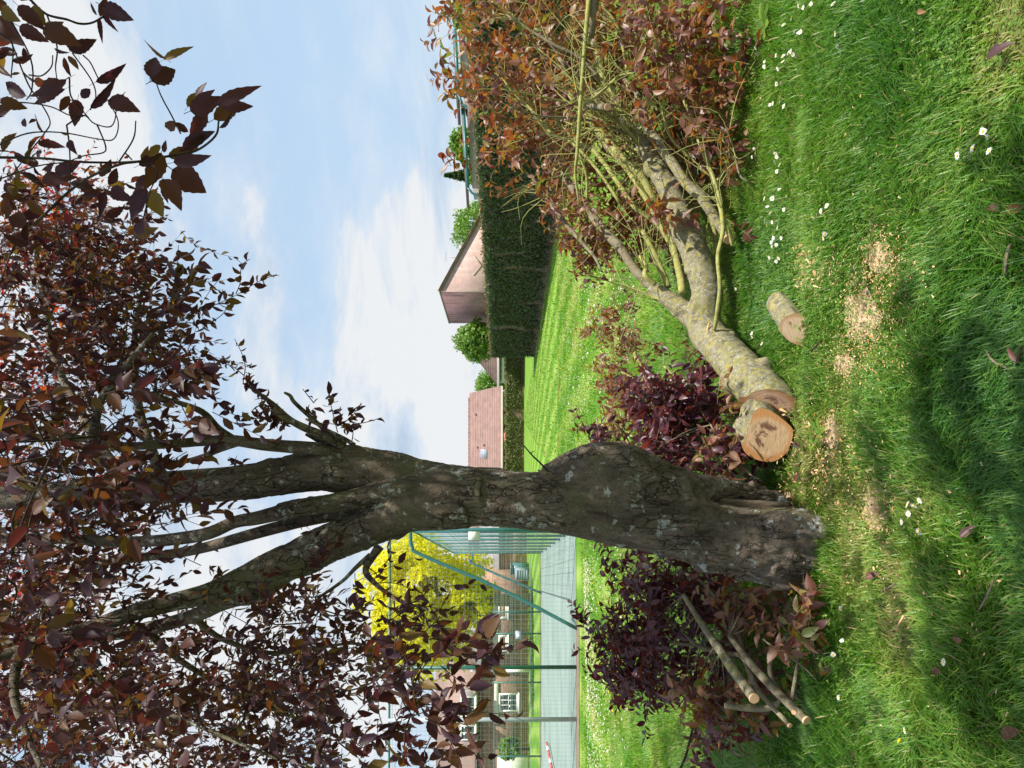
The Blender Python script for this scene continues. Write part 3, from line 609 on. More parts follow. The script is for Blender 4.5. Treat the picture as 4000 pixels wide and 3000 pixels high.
# ---------------------------------------------------------------- buildings
def zat(px, D): return CAMZ + (1968 - px) / F * D
def xat(py, D): return (1500 - py) / F * D
def tiled(b, p0, p1, p2, p3, rows, m=0, th=.05):
    """stepped courses of tiles from eave p0-p1 up to ridge p3-p2"""
    p0, p1, p2, p3 = (np.array(q, float) for q in (p0, p1, p2, p3)); nn = nrm(np.cross(p1 - p0, p3 - p0))
    for r_ in range(rows):
        a, c = r_ / rows, (r_ + 1.12) / rows; c = min(c, 1.0)
        A, B, C, E = p0 + (p3 - p0) * a, p1 + (p2 - p1) * a, p1 + (p2 - p1) * c, p0 + (p3 - p0) * c
        b.add([A, B, C, E, A + nn * th, B + nn * th, C + nn * .012, E + nn * .012], [np.array([(4, 5, 6, 7), (0, 1, 5, 4), (1, 2, 6, 5), (3, 0, 4, 7)])], m)
def window(parent, x0, x1, z0, z1, y, nx_=2, nz=2, frame='white_paint', pane='window_glass', sill=True, proud=.03, fw=.07):
    b = MB()
    for lo, hi in (((x0, y - proud, z0), (x0 + fw, y + .04, z1)), ((x1 - fw, y - proud, z0), (x1, y + .04, z1)), ((x0 + fw, y - proud, z0), (x1 - fw, y + .04, z0 + fw)), ((x0 + fw, y - proud, z1 - fw), (x1 - fw, y + .04, z1))): b.box(lo, hi)
    f = part('window', b, G[frame], parent); iw = (x1 - x0 - 2 * fw) / nx_; ih = (z1 - z0 - 2 * fw) / nz; bar = .022
    for i in range(nx_):
        for j in range(nz):
            g = MB(); g.box((x0 + fw + i * iw + bar, y - .005, z0 + fw + j * ih + bar), (x0 + fw + (i + 1) * iw - bar, y + .025, z0 + fw + (j + 1) * ih - bar)); part('pane', g, G[pane], f)
    g = MB()
    for i in range(1, nx_): g.box((x0 + fw + i * iw - bar, y - .02, z0 + fw), (x0 + fw + i * iw + bar, y + .035, z1 - fw))
    for j in range(1, nz): g.box((x0 + fw, y - .018, z0 + fw + j * ih - bar), (x1 - fw, y + .033, z0 + fw + j * ih + bar))
    if nx_ * nz > 1: part('glazing_bar', g, G[frame], f)
    if sill: s_ = MB(); s_.box((x0 - .06, y - .12, z0 - .09), (x1 + .06, y + .02, z0 - .003)); part('sill', s_, G['white_paint'], f)
    return f
# brick barn with one slope
ap = P(1720, 1137, 50); lc = np.array([4.66, 59.0, ap[2]]); t_ = nrm(np.array([ap[0] - lc[0], ap[1] - lc[1], 0])); u_ = np.array([t_[1], -t_[0], 0]); u_ = -u_ if u_[0] < 0 else u_
barn = thing('brick_barn', 'tall pink brick barn with a single sloping roof edge behind the hedge', 'barn', (ap[0], ap[1], 0))
end = ap + u_ * 6.3; ez = ap[2] - 6.3 * math.tan(R(27.5))
back = np.array([lc[0], lc[1], 0]) + u_ * 6.3
def rotpart(name, mb, m, parent, yaw):
    me = mb.mesh(name, m, wl(parent)); me.transform(Matrix.Rotation(-yaw, 4, 'Z')); o = link(name, me, parent); o.rotation_euler = (0, 0, yaw); return o
yaw = math.atan2(u_[1], u_[0])
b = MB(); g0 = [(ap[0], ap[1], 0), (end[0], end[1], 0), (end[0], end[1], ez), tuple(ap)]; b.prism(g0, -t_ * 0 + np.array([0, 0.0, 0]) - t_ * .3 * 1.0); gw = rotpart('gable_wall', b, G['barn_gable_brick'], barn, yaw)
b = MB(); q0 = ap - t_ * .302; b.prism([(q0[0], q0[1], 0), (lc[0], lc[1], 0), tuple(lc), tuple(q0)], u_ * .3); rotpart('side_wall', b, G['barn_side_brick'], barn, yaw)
b = MB(); ov = t_ * .12; A0 = ap + ov - u_ * .05 + [0, 0, .02]; A1 = np.array([end[0], end[1], ez]) + ov + u_ * .2 + [0, 0, -.08]; B0 = lc - u_ * .05 + [0, 0, .02]; B1 = A1 + (lc - ap) - ov
dn = nrm(np.cross(A1 - A0, B0 - A0)); dn = dn if dn[2] > 0 else -dn
b.prism([A0, A1, B1, B0], dn * .1); rf = part('roof', b, G['felt_roof'], barn)
for q in range(21):                                                     # verge tiles stepping down the gable
    a = A0 + (A1 - A0) * (q / 21); c = A0 + (A1 - A0) * ((q + 1.06) / 21); v = MB(); v.prism([a + dn * .102, c + dn * .102, c + dn * .13 - t_ * .25, a + dn * .16 - t_ * .25], dn * .045 + t_ * .04)
    part('verge_tile', v, G['orange_tile' if q % 3 == 0 else 'brown_tile'], barn)
b = MB()
for a_, c_ in (((1.05, 3.55), (1.75, 3.0)), ((1.75, 3.0), (2.35, 3.5))):
    a = ap + u_ * a_[0]; c = ap + u_ * c_[0]; b.tube([(*(a[:2] + t_[:2] * .02), a_[1], .035), (*(c[:2] + t_[:2] * .02), c_[1], .035)], 6, smooth=0)
part('brick_scar', b, G['barn_gable_brick'], barn)
ae = thing('tv_aerial', 'thin tv aerial standing on the barn roof slope', 'aerial', tuple(A0 + (A1 - A0) * .35 + dn * .15 - t_ * .3)); a0 = wl(ae); b = MB()
b.tube([(*a0, .015), (*(a0 + [0, 0, .75]), .012)], 6, smooth=0); part('mast', b, G['grey_pipe'], ae); b = MB()
for q in range(6): zz = a0 + [0.02 + .0 * q, 0, .74]; b.tube([(*(zz + u_ * (q * .1 - .15) - [0, 0, .12]), .006), (*(zz + u_ * (q * .1 - .15) + [0, 0, .12]), .006)], 4, smooth=0)
b.tube([(*(a0 + [0, 0, .74] - u_ * .25), .008), (*(a0 + [0, 0, .74] + u_ * .42), .008)], 4, smooth=0); part('elements', b, G['grey_pipe'], ae)
# house with the pink tiled roof
D = 75.0; x0, x1 = xat(2260, D), xat(1520, D); ze, zr = zat(1961, D), zat(1825, D)
hs = thing('tiled_house', 'low white house with a large pink tiled roof and brown shutters', 'house', ((x0 + x1) / 2, D, 0))
b = MB(); b.box((x0 + .25, D + .5, 0), (x1 - .2, D + 8.5, ze + .1)); part('wall', b, G['cream_wall'], hs)
b = MB(); dx_ = xat(1505, D) - xat(1534, D)
tiled(b, (x0, D, ze), (x1 + .35, D, ze), (x1 - .45, D + 4.6, zr), (x0, D + 4.6, zr), 19, 0, .055)
tiled(b, (x1 + .35, D + 9.2, ze), (x0, D + 9.2, ze), (x0, D + 4.6, zr), (x1 - .45, D + 4.6, zr), 6)
rf = part('roof', b, G['pink_tile'], hs)
b = MB()
for q in range(int((x1 - x0 - .5) / .42)): b.tube([(x0 + q * .42, D + 4.6, zr + .03, .09), (x0 + q * .42 + .4, D + 4.6, zr + .05, .10)], 6, smooth=0)
part('ridge_tiles', b, G['pink_tile'], rf, 'stuff')
b = MB(); b.tube([(x0, D - .06, ze - .03, .075), (x1 + .3, D - .06, ze - .03, .075)], 8, smooth=0); part('gutter', b, G['stone_trim'], hs)
def onroof(px, py):
    d = P(px, py, 1.0) - np.array([0, 0, CAMZ]); n_ = np.array([0, -(zr - ze), 4.6]); o_ = np.array([0, D, ze]); t = ((o_ - [0, 0, CAMZ]) @ n_) / (d @ n_); return np.array([0, 0, CAMZ]) + d * t
c = onroof(1893, 1772); sl_ = nrm(np.array([0, 4.6, zr - ze])); up_ = nrm(np.array([0, -(zr - ze), 4.6]))
b = MB(); q = [c + np.array([sx * .42, 0, 0]) + sl_ * sy * .5 for sx, sy in ((-1, -1), (1, -1), (1, 1), (-1, 1))]; b.prism([v + up_ * .05 for v in q], up_ * .1); rw = part('roof_window', b, G['grey_pipe'], hs)
b = MB(); q = [c + np.array([sx * .30, 0, 0]) + sl_ * sy * .36 for sx, sy in ((-1, -1), (1, -1), (1, 1), (-1, 1))]; b.prism([v + up_ * .152 for v in q], up_ * .01); part('pane', b, G['sky_glass'], rw)
for px, py in ((1860, 1619), (1867, 1747), (1892, 1738)):
    c = onroof(px, py); b = MB(); b.tube([(*(c + up_ * .03), .12), (*(c + up_ * .16 - sl_ * .1), .11)], 8, smooth=0); part('roof_vent', b, G['brown_tile'], hs)
for ya, yb, kind in ((1518, 1552, 'w'), (1605, 1620, 's'), (1625, 1658, 'w'), (1660, 1678, 's'), (1735, 1757, 'w'), (1760, 1783, 's'), (1808, 1824, 's'), (1826, 1840, 'w')):
    xa, xb = xat(yb, D), xat(ya, D)
    if kind == 'w': window(hs, xa, xb, .35, 1.52, D + .5, 2, 1, sill=False)
    else: b = MB(); b.box((xa, D + .44, .3), (xb, D + .496, 1.56)); part('shutter', b, G['brown_shutter'], hs)
b = MB(); a = [(xat(1724, D), D - .2, 1.5), (xat(1690, D), D - .2, 1.5), (xat(1690, D), D - 1.5, 1.05), (xat(1724, D), D - 1.5, 1.05)]; b.prism(a, (0, 0, .04)); tag(part('awning', b, G['coral_cloth'], hs))
# house with the brown hipped roof
D = 64.0; h2 = thing('brown_roof_house', 'white house with brown roof half hidden behind the hedge end', 'house', (xat(1430, D), D, 0))
xl, xr_ = xat(1508, D), xat(1335, D); ze2 = zat(1946, D); b = MB(); b.box((xl + .25, D + .4, 0), (xr_ + 2, D + 8, ze2 + .1)); part('wall', b, G['cream_wall'], h2)
b = MB(); rz = zat(1836, D); tiled(b, (xl, D, ze2), (xr_ + 3, D, ze2), (xr_ + 3, D + 4.5, rz), (xat(1372, D), D + 4.5, rz), 15); part('roof', b, G['brown_tile'], h2)
b = MB(); b.poly([(xl, D, ze2), (xat(1372, D), D + 4.5, rz), (xl, D + 9, ze2)]); part('roof', b, G['brown_tile'], h2)
b = MB(); b.tube([(xl - .1, D - .06, ze2 - .03, .08), (xr_ + 3, D - .06, ze2 - .03, .08)], 8, smooth=0); part('gutter', b, G['white_paint'], h2)
for q in range(7): b = MB(); xx = xl + .45 + q * .52; b.box((xx, D + .27, 0), (xx + .12, D + .398, ze2 - .15)); part('pillar', b, G['white_paint'], h2)
b = MB(); b.box((xl + .3, D + .24, ze2 - .5), (xl + 3.9, D + .268, ze2 - .28)); part('beam', b, G['white_paint'], h2)
# orange roof with its aerial, right of the barn
D = 70.0; h3 = thing('orange_roof_house', 'orange roof end showing over the hedge right of the barn', 'house', (xat(825, D), D, 0)); b = MB(); b.box((xat(862, D), D, 0), (xat(770, D), D + 5, zat(1884, D))); part('wall', b, G['cream_wall'], h3)
b = MB(); tiled(b, (xat(866, D), D - .2, zat(1888, D)), (xat(765, D), D - .2, zat(1884, D)), (xat(770, D), D + 3, zat(1869, D)), (xat(850, D), D + 3, zat(1871, D)), 5); part('roof', b, G['orange_tile'], h3)
ae = thing('aerial_pole', 'grey aerial pole leaning beside the orange roof', 'aerial', tuple(P(1888, 866, 66))); b = MB(); b.tube([(*P(1895, 869, 66), .05), (*P(1832, 861, 66), .035)], 6, smooth=0); part('mast', b, G['grey_pipe'], ae)
b = MB()
for px in (1834, 1840, 1846): b.tube([(*P(px, 846, 66), .018), (*P(px, 862, 66), .018)], 4, smooth=0)
part('elements', b, G['grey_pipe'], ae)
# garden sheds with teal gutters at the right
def shed(label, D, ya, yb, za, zb, pa, pb, tile):
    xa, xb = xat(ya, D), xat(yb, D); o = thing('garden_shed', label, 'shed', ((xa + xb) / 2, D, 0)); b = MB()
    b.prism([(xb + .3, D + .35, 0), (xa - .3, D + .35, 0), (xa - .3, D + .35, zat(za, D) - .12), (xb + .3, D + .35, zat(zb, D) - .12)], (0, 3, 0)); part('wall', b, G['cream_wall'], o)
    b = MB(); b.prism([(xb, D, zat(zb, D)), (xa, D, zat(za, D)), (xa, D + 3.6, zat(za, D) + .12), (xb, D + 3.6, zat(zb, D) + .12)], (0, 0, .13)); part('roof', b, G['felt_roof'], o)
    b = MB(); g0 = (xa, D - .07, zat(za, D) + .02); g1 = (xb, D - .07, zat(zb, D) + .02); b.tube([(*g0, .07), (*g1, .07)], 8, smooth=0); part('gutter', b, G['teal_paint'], o)
    b = MB(); q = P(pa, pb, D - .1); b.tube([(g1[0], g1[1], g1[2], .055), (*q, .05), (q[0] - .02, D - .1, max(.05, q[2] - 2.0), .05)], 8, smooth=3); part('downpipe', b, G['teal_paint'], o)
    if tile: b = MB(); tiled(b, (xat(tile[1], D - 3), D - 3.2, zat(tile[2], D - 3)), (xat(tile[0], D - 3), D - 3.2, zat(tile[2], D - 3)), (xat(tile[0], D - 3), D - .4, zat(tile[3], D - 3)), (xat(tile[1], D - 3), D - .4, zat(tile[3], D - 3)), 8); part('tile_roof', b, G['brown_tile'], o)
shed('low shed with flat dark roof, teal gutter and tiles at the right', 31.0, 118, 372, 1780, 1793, 1832, 422, (270, 425, 1862, 1815))
shed('smaller shed with flat roof and teal gutter beside the conifer', 33.0, 415, 735, 1812, 1830, 1870, 764, None)
D = 27.0; o = thing('tile_roof_building', 'brown tile roof of an outbuilding at the right edge', 'outbuilding', (xat(0, D), D, 0)); b = MB(); tiled(b, (xat(75, D), D, zat(1840, D)), (xat(-120, D), D, zat(1840, D)), (xat(-120, D), D + 2.2, zat(1795, D)), (xat(66, D), D + 2.2, zat(1797, D)), 9); part('roof', b, G['brown_tile'], o)
b = MB(); b.box((xat(70, D), D + .3, 0), (xat(-120, D), D + 2, zat(1842, D))); part('wall', b, G['cream_wall'], o)
# brick house at the left
D = 48.0; o = thing('brick_house', 'long brown brick house with white framed windows behind the sports court', 'house', (xat(2650, D), D, 0))
xa, xb, xm = xat(3200, D), xat(2282, D), xat(2606, D); zl, zh = zat(1884, D), zat(1862, D)
b = MB(); b.box((xm, D, 0), (xb, D + 7, zl)); part('wall', b, G['house_brick'], o); b = MB(); b.box((xa, D - .15, 0), (xm - .003, D + 7, zh)); part('wall', b, G['house_brick'], o)
b = MB(); b.prism([(xm, D - .4, zl), (xb + .3, D - .4, zl), (xb + .3, D + 3.6, zat(1800, D)), (xm, D + 3.6, zat(1800, D))], (0, 0, .1)); part('roof', b, G['grey_roof'], o)
b = MB(); b.prism([(xa, D - .55, zh), (xm - .01, D - .55, zh), (xm - .01, D + 3.4, zat(1690, D)), (xa, D + 3.4, zat(1690, D))], (0, 0, .1)); part('roof', b, G['rose_roof'], o)
b = MB(); b.prism([(xm - .012, D + .2, zh), (xm - .012, D + 6.8, zh), (xm - .012, D + 3.4, zat(1692, D))], (-.25, 0, 0)); part('gable_wall', b, G['rose_roof'], o)
for ya, yb, za_, zb_, nx_, nz, pane in ((2345, 2417, 1946, 1983, 1, 1, 'wood_panel'), (2480, 2548, 1946, 1983, 1, 1, 'wood_panel'), (2704, 2775, 1949, 2024, 3, 2, 'window_glass')):
    yy = D if ya < 2606 else D - .15; window(o, xat(yb, D), xat(ya, D), zat(zb_, D), zat(za_, D), yy - .03, nx_, nz, pane=pane, fw=.14 if nx_ == 1 else .1)
    ex = .3 if nx_ == 1 else .75; b = MB(); b.box((xat(yb, D) - ex, yy - .04, zat(za_, D) + .003), (xat(ya, D) + ex, yy + .02, zat(za_ - 18, D))); part('lintel', b, G['stone_trim'], o)
for ya, yb in ((2704, 2782), (2815, 2872)):
    w_ = MB(); w_.box((xat(yb, D) - .12, D - .6, zat(1862, D) - .1), (xat(ya, D) + .12, D + 1.2, zat(1797, D))); dm = part('dormer', w_, G['grey_roof'], o)
    window(o, xat(yb, D), xat(ya, D), zat(1858, D), zat(1802, D), D - .64, 2, 1, pane='window_glass')
b = MB(); b.tube([(xm - .12, D - .3, zat(1838, D), .07), (xm - .12, D - .3, zat(1972, D), .07)], 8, smooth=0); part('downpipe', b, G['grey_pipe'], o)
b = MB(); b.tube([(xm - .12, D - .3, zat(1975, D), .09), (xm - .12, D - .3, 0, .09)], 8, smooth=0); part('downpipe', b, G['white_paint'], o)
b = MB(); b.box((xat(3080, D), D - .24, 0.05), (xat(2952, D), D - .16, zat(1943, D))); part('door', b, G['sign_white'], o, label='wide white garage door')
# peach outbuilding with grey roof
D = 52.0; o = thing('peach_outbuilding', 'small peach brick outbuilding with a pale grey roof', 'outbuilding', (xat(2230, D), D, 0))
b = MB(); b.box((xat(2276, D), D, 0), (xat(2040, D), D + 4, zat(1953, D))); part('wall', b, G['peach_brick'], o)
b = MB(); b.prism([(xat(2278, D), D - .3, zat(1953, D)), (xat(2030, D), D - .3, zat(1953, D)), (xat(2030, D), D + 2.5, zat(1873, D)), (xat(2270, D), D + 2.5, zat(1873, D))], (0, 0, .1)); part('roof', b, G['grey_roof'], o)
b = MB(); b.box((xat(2279, D), D - .06, 0), (xat(2272, D), D - .003, zat(1890, D))); part('corner_post', b, G['white_paint'], o)
D = 46.5; bn = thing('storage_bin', 'blue grey slatted bin standing before the peach outbuilding', 'bin', (xat(2245, D), D, 0)); b = MB(); b.box((xat(2264, D), D, .02), (xat(2226, D), D + .7, zat(2012, D))); part('body', b, G['blue_grey_paint'], bn)
for q in range(5): b = MB(); zz = .1 + q * .15; b.box((xat(2264, D) + .02, D - .03, zz), (xat(2226, D) - .02, D - .003, zz + .1)); part('slat', b, G['blue_grey_paint'], bn)
D = 47.5; bn = thing('storage_bin', 'dark teal bin behind the blue grey slatted bin', 'bin', (xat(2220, D), D, 0)); b = MB(); b.box((xat(2244, D), D, 0), (xat(2206, D), D + .6, zat(1999, D))); part('body', b, G['teal_paint'], bn); b = MB(); b.box((xat(2246, D), D - .05, zat(1999, D) + .003), (xat(2204, D), D + .65, zat(1999, D) + .08)); part('lid', b, G['teal_paint'], bn)

# ---------------------------------------------------------------- wire fences round the court
def mesh_fence(label, a, e, h, posts, vstep, hstep, wr, pr, pm, extra_top=True, wire='wire'):
    a = np.array([*a, 0.0]); e = np.array([*e, 0.0]); L = np.linalg.norm(e - a); t = (e - a) / L; o = thing('wire_fence', label, 'fence', tuple(a))
    b = MB()
    for u in np.arange(vstep, L, vstep): p = a + t * u; b.tube([(*p[:2], .05, wr), (*p[:2], h, wr)], 3, smooth=0, cap=False)
    for z in np.arange(.06, h, hstep): b.tube([(*(a + t * .02)[:2], z, wr), (*(e - t * .02)[:2], z, wr)], 3, smooth=0, cap=False)
    nn = np.array([-t[1], t[0], 0]) * .012
    for z in np.linspace(.08, h - .05, 6): q = a + nn; r_ = e + nn; b.tube([(*q[:2], z, wr * 1.8), (*r_[:2], z, wr * 1.8)], 4, smooth=0, cap=False)
    part('wire_mesh', b, G[wire], o, 'stuff')
    for u, r_, m in posts: p = a + t * u; b = MB(); b.tube([(*p[:2], -.05, r_), (*p[:2], h + .04, r_)], 8, smooth=0); part('post', b, G[m], o, label='pale grey post' if m == 'grey_pipe' else None)
    if extra_top: b = MB(); b.tube([(*a[:2], h + .02, pr * .7), (*e[:2], h + .02, pr * .7)], 6, smooth=0); part('top_rail', b, G[pm], o)
    return o
c0, c1, c2, c3 = (-3.1, 16.35), (-14, 16.05), (-6.95, 31.6), (-27, 31.2)
xpost = lambda py: ((xat(py, 16.3) + 3.1) / -1.0)
mesh_fence('tall green wire fence along the near side of the court', c0, c1, 3.95, [(0.0, .045, 'teal_paint'), (xpost(2605), .042, 'dark_green_paint'), (xpost(2806), .045, 'grey_pipe'), (xpost(3100), .042, 'dark_green_paint')], .09, .09, .0019, .035, 'teal_paint')
mesh_fence('tall wire fence running back along the right side of court', (-3.12, 16.6), c2, 3.6, [(u, .032, 'teal_paint') for u in (1.2, 2.9, 4.7, 6.7, 8.9, 11.4, 14.0, 15.6)], .18, .30, .0024, .03, 'teal_paint')
mesh_fence('low green wire fence along the far side of the court', (-7.1, 31.7), c3, 2.0, [(u, .035, 'dark_green_paint') for u in ((xat(p_, 31.6) + 7.1) / -1 for p_ in (2392, 2476, 2665, 2950, 3120))], .2, .2, .004, .02, 'dark_green_paint', False)
br = thing('fence_brace', 'thick teal tube with bent top bracing the near fence corner', 'brace', (-3.1, 16.28, 0)); b = MB(); zb = zat(1605, 16.3)
b.tube([(-3.08, 16.27, zb, .038), (xat(2100, 16.3), 16.26, zb, .038), (xat(2135, 16.3), 16.25, zat(1612, 16.3), .038), (xat(2165, 16.3), 16.25, zat(1648, 16.3), .038), (xat(2300, 16.3), 16.24, zat(1960, 16.3), .038), (xat(2462, 16.2), 16.2, -.05, .038)], 10, smooth=5); part('tube', b, G['teal_paint'], br)
br = thing('fence_brace', 'slim teal tube bracing the far corner of the court fence', 'brace', (-7.0, 31.5, 0)); b = MB()
b.tube([(-6.95, 31.5, zat(1846, 31.5), .045), (xat(2185, 31.5), 31.48, zat(1846, 31.5), .045), (xat(2205, 31.5), 31.47, zat(1858, 31.5), .045), (xat(2320, 31.4), 31.4, -.05, .045)], 8, smooth=5); part('tube', b, G['teal_paint'], br)
sg = thing('blank_sign', 'blank cream board fixed to the fence beside the trunk', 'sign', tuple(P(1852, 2086, 17.5))); b = MB(); p = wl(sg); hw, hh = .14, .13
b.prism([(p[0] - hw, p[1], p[2] - hh), (p[0] + hw, p[1] + .02, p[2] - hh), (p[0] + hw, p[1] + .02, p[2] + hh * .85), (p[0] + hw * .5, p[1] + .015, p[2] + hh), (p[0] - hw, p[1], p[2] + hh)], (0, .025, 0)); part('board', b, G['sign_white'], sg)
b = MB(); b.tube([(p[0], p[1] + .05, p[2] - .1, .008), (p[0], p[1] + .05, p[2] + .1, .008)], 6, smooth=0); part('bracket', b, G['grey_pipe'], sg)
lm = thing('court_lamp', 'small grey lamp box on a far fence post', 'lamp', tuple(P(2025, 2480, 31.4))); p = wl(lm); b = MB(); b.box(p - [.14, .1, .12], p + [.14, .1, .12]); part('housing', b, G['grey_pipe'], lm); b = MB(); b.tube([(p[0], p[1] - .101, p[2], .07), (p[0], p[1] - .13, p[2], .06)], 10, smooth=0); part('lens', b, G['sign_white'], lm)
D = 22.0; bp = thing('barrier_pole', 'red and white striped pole lying on the court', 'pole', tuple(Pz(2140, 2900, .2)))
a = Pz(2138, 2902, .25); e = Pz(2170, 3060, .9)
a = P(2138, 2902, 24.0); e = P(2162, 3040, 22.0); a[2] = .62; e[2] = .06; a = Pz(2136, 2902, .10); e = Pz(2162, 3040, .10)
for q in range(8): b = MB(); v0 = a + (e - a) * q / 8; v1 = a + (e - a) * (q + 1) / 8; b.tube([(*v0, .045), (*v1, .045)], 10, smooth=0); part('band', b, G['white_paint' if q % 3 == 1 else 'red_stripe'], bp)
# ---------------------------------------------------------------- the standing plum tree
tree = thing('plum_tree', 'standing purple leaved plum tree with lichened leaning trunk and hollow base', 'tree', tuple(Pz(3230, 2140, 0)))
A_ = S([(1090, 1050, 36), (1000, 1046, 42), (900, 1035, 44), (850, 1027, 50), (780, 1017, 52), (720, 1012, 49), (690, 1014, 45), (640, 1022, 42), (560, 1037, 39), (520, 1044, 38)], 3.98)
B_ = S([(1040, 1066, 38), (960, 1066, 38), (900, 1060, 34), (837, 1060, 26), (757, 1080, 22), (657, 1095, 20), (600, 1106, 18)], 3.82)
C_ = S([(1010, 1085, 56), (930, 1093, 54), (880, 1102, 50), (820, 1128, 45), (757, 1155, 43), (700, 1178, 42), (653, 1203, 41), (600, 1222, 36), (553, 1240, 31), (500, 1262, 27)], 3.86)
C2_ = S([(680, 1192, 30), (620, 1228, 28), (553, 1274, 25), (500, 1292, 20)], 3.92)
main = S([(1850, 1176, 96, 3.86), (1790, 1172, 88, 3.86), (1740, 1172, 80, 3.88), (1650, 1172, 74, 3.9), (1550, 1160, 72), (1450, 1130, 73), (1350, 1110, 73), (1250, 1092, 71), (1150, 1084, 63), (1050, 1075, 63), (960, 1072, 68), (905, 1076, 70)], 3.9)
lroot = S([(1880, 1268, 30, 3.8), (1820, 1254, 33, 3.84), (1740, 1246, 31, 3.86), (1650, 1228, 32, 3.88), (1560, 1200, 36, 3.9), (1470, 1168, 36, 3.9)])
rleg = S([(1800, 1094, 22, 4.1), (1740, 1092, 17, 4.1), (1690, 1085, 15, 4.09), (1640, 1069, 18, 4.07), (1600, 1060, 21, 4.05), (1550, 1055, 28, 4.02), (1500, 1057, 40, 3.98), (1420, 1050, 58, 3.95), (1350, 1032, 71, 3.93), (1290, 1020, 68, 3.93), (1235, 1028, 50, 3.93), (1185, 1048, 40, 3.93)])
hback = S([(1790, 1112, 40, 4.2), (1650, 1100, 44, 4.2), (1540, 1090, 48, 4.1), (1460, 1085, 45, 4.0)])
froot = S([(1860, 1150, 34, 3.66), (1800, 1150, 34, 3.68), (1730, 1128, 26, 3.72), (1660, 1140, 26, 3.78)])
me = fused([main, lroot, rleg, hback, froot, A_, B_, C_, C2_], 0.0095, 'trunk')
rid = S([(1560, 1212, 9, 3.72)])
def barkfn(V, N):
    q = V * np.array([1, 1, .22]); a = fbm(q * 16, 4, 2); c = np.abs(fbm(q * 26 + 5, 3, 7) - .5) * 2; lump = fbm(V * 4.5, 3, 15) - .5; knob = np.maximum(0, fbm(V * 13, 2, 31) - .62)
    low = np.clip((1.9 - V[:, 2]) / 1.4, .35, 1)
    return V + N * ((a - .5) * .030 * low - np.maximum(0, .16 - c) * .085 * low + lump * .042 * low + knob * .10 * low + (fbm(V * 60, 2, 3) - .5) * .005)[:, None]
roughen(me, barkfn); shift(me, wl(tree)); me.materials.append(G['tree_bark']); smooth_shade(me); link('trunk', me, tree)
# broken dead wood standing in the hollow
b = MB(); r = np.random.default_rng(5)
for q in range(9):
    o_ = r.uniform(-9, 9); z0 = r.uniform(-6, 10); l = r.uniform(-40, 10)
    b.tube(S([(1705, 1094 + o_ * .5, 4, 4.0), (1660 + z0, 1092 + o_, 6, 3.98), (1610 + z0, 1088 + o_, 5, 3.98), (1560 + l * .5, 1080 + o_ * .8, 1.2, 3.99)]), 6, rough=.25, seed=q)
part('dead_wood', b, G['dead_wood'], tree, shade=True)
b = MB(); b.tube(S([(1182, 1025, 4, 3.75), (1166, 1017, 2.5, 3.74), (1161, 1016, 1, 3.74)]), 6); b.tube(S([(1188, 1030, 9, 3.76), (1172, 1022, 6, 3.76), (1164, 1018, 2, 3.75)]), 8, rough=.2); part('torn_stub', b, G['dead_wood'], tree)
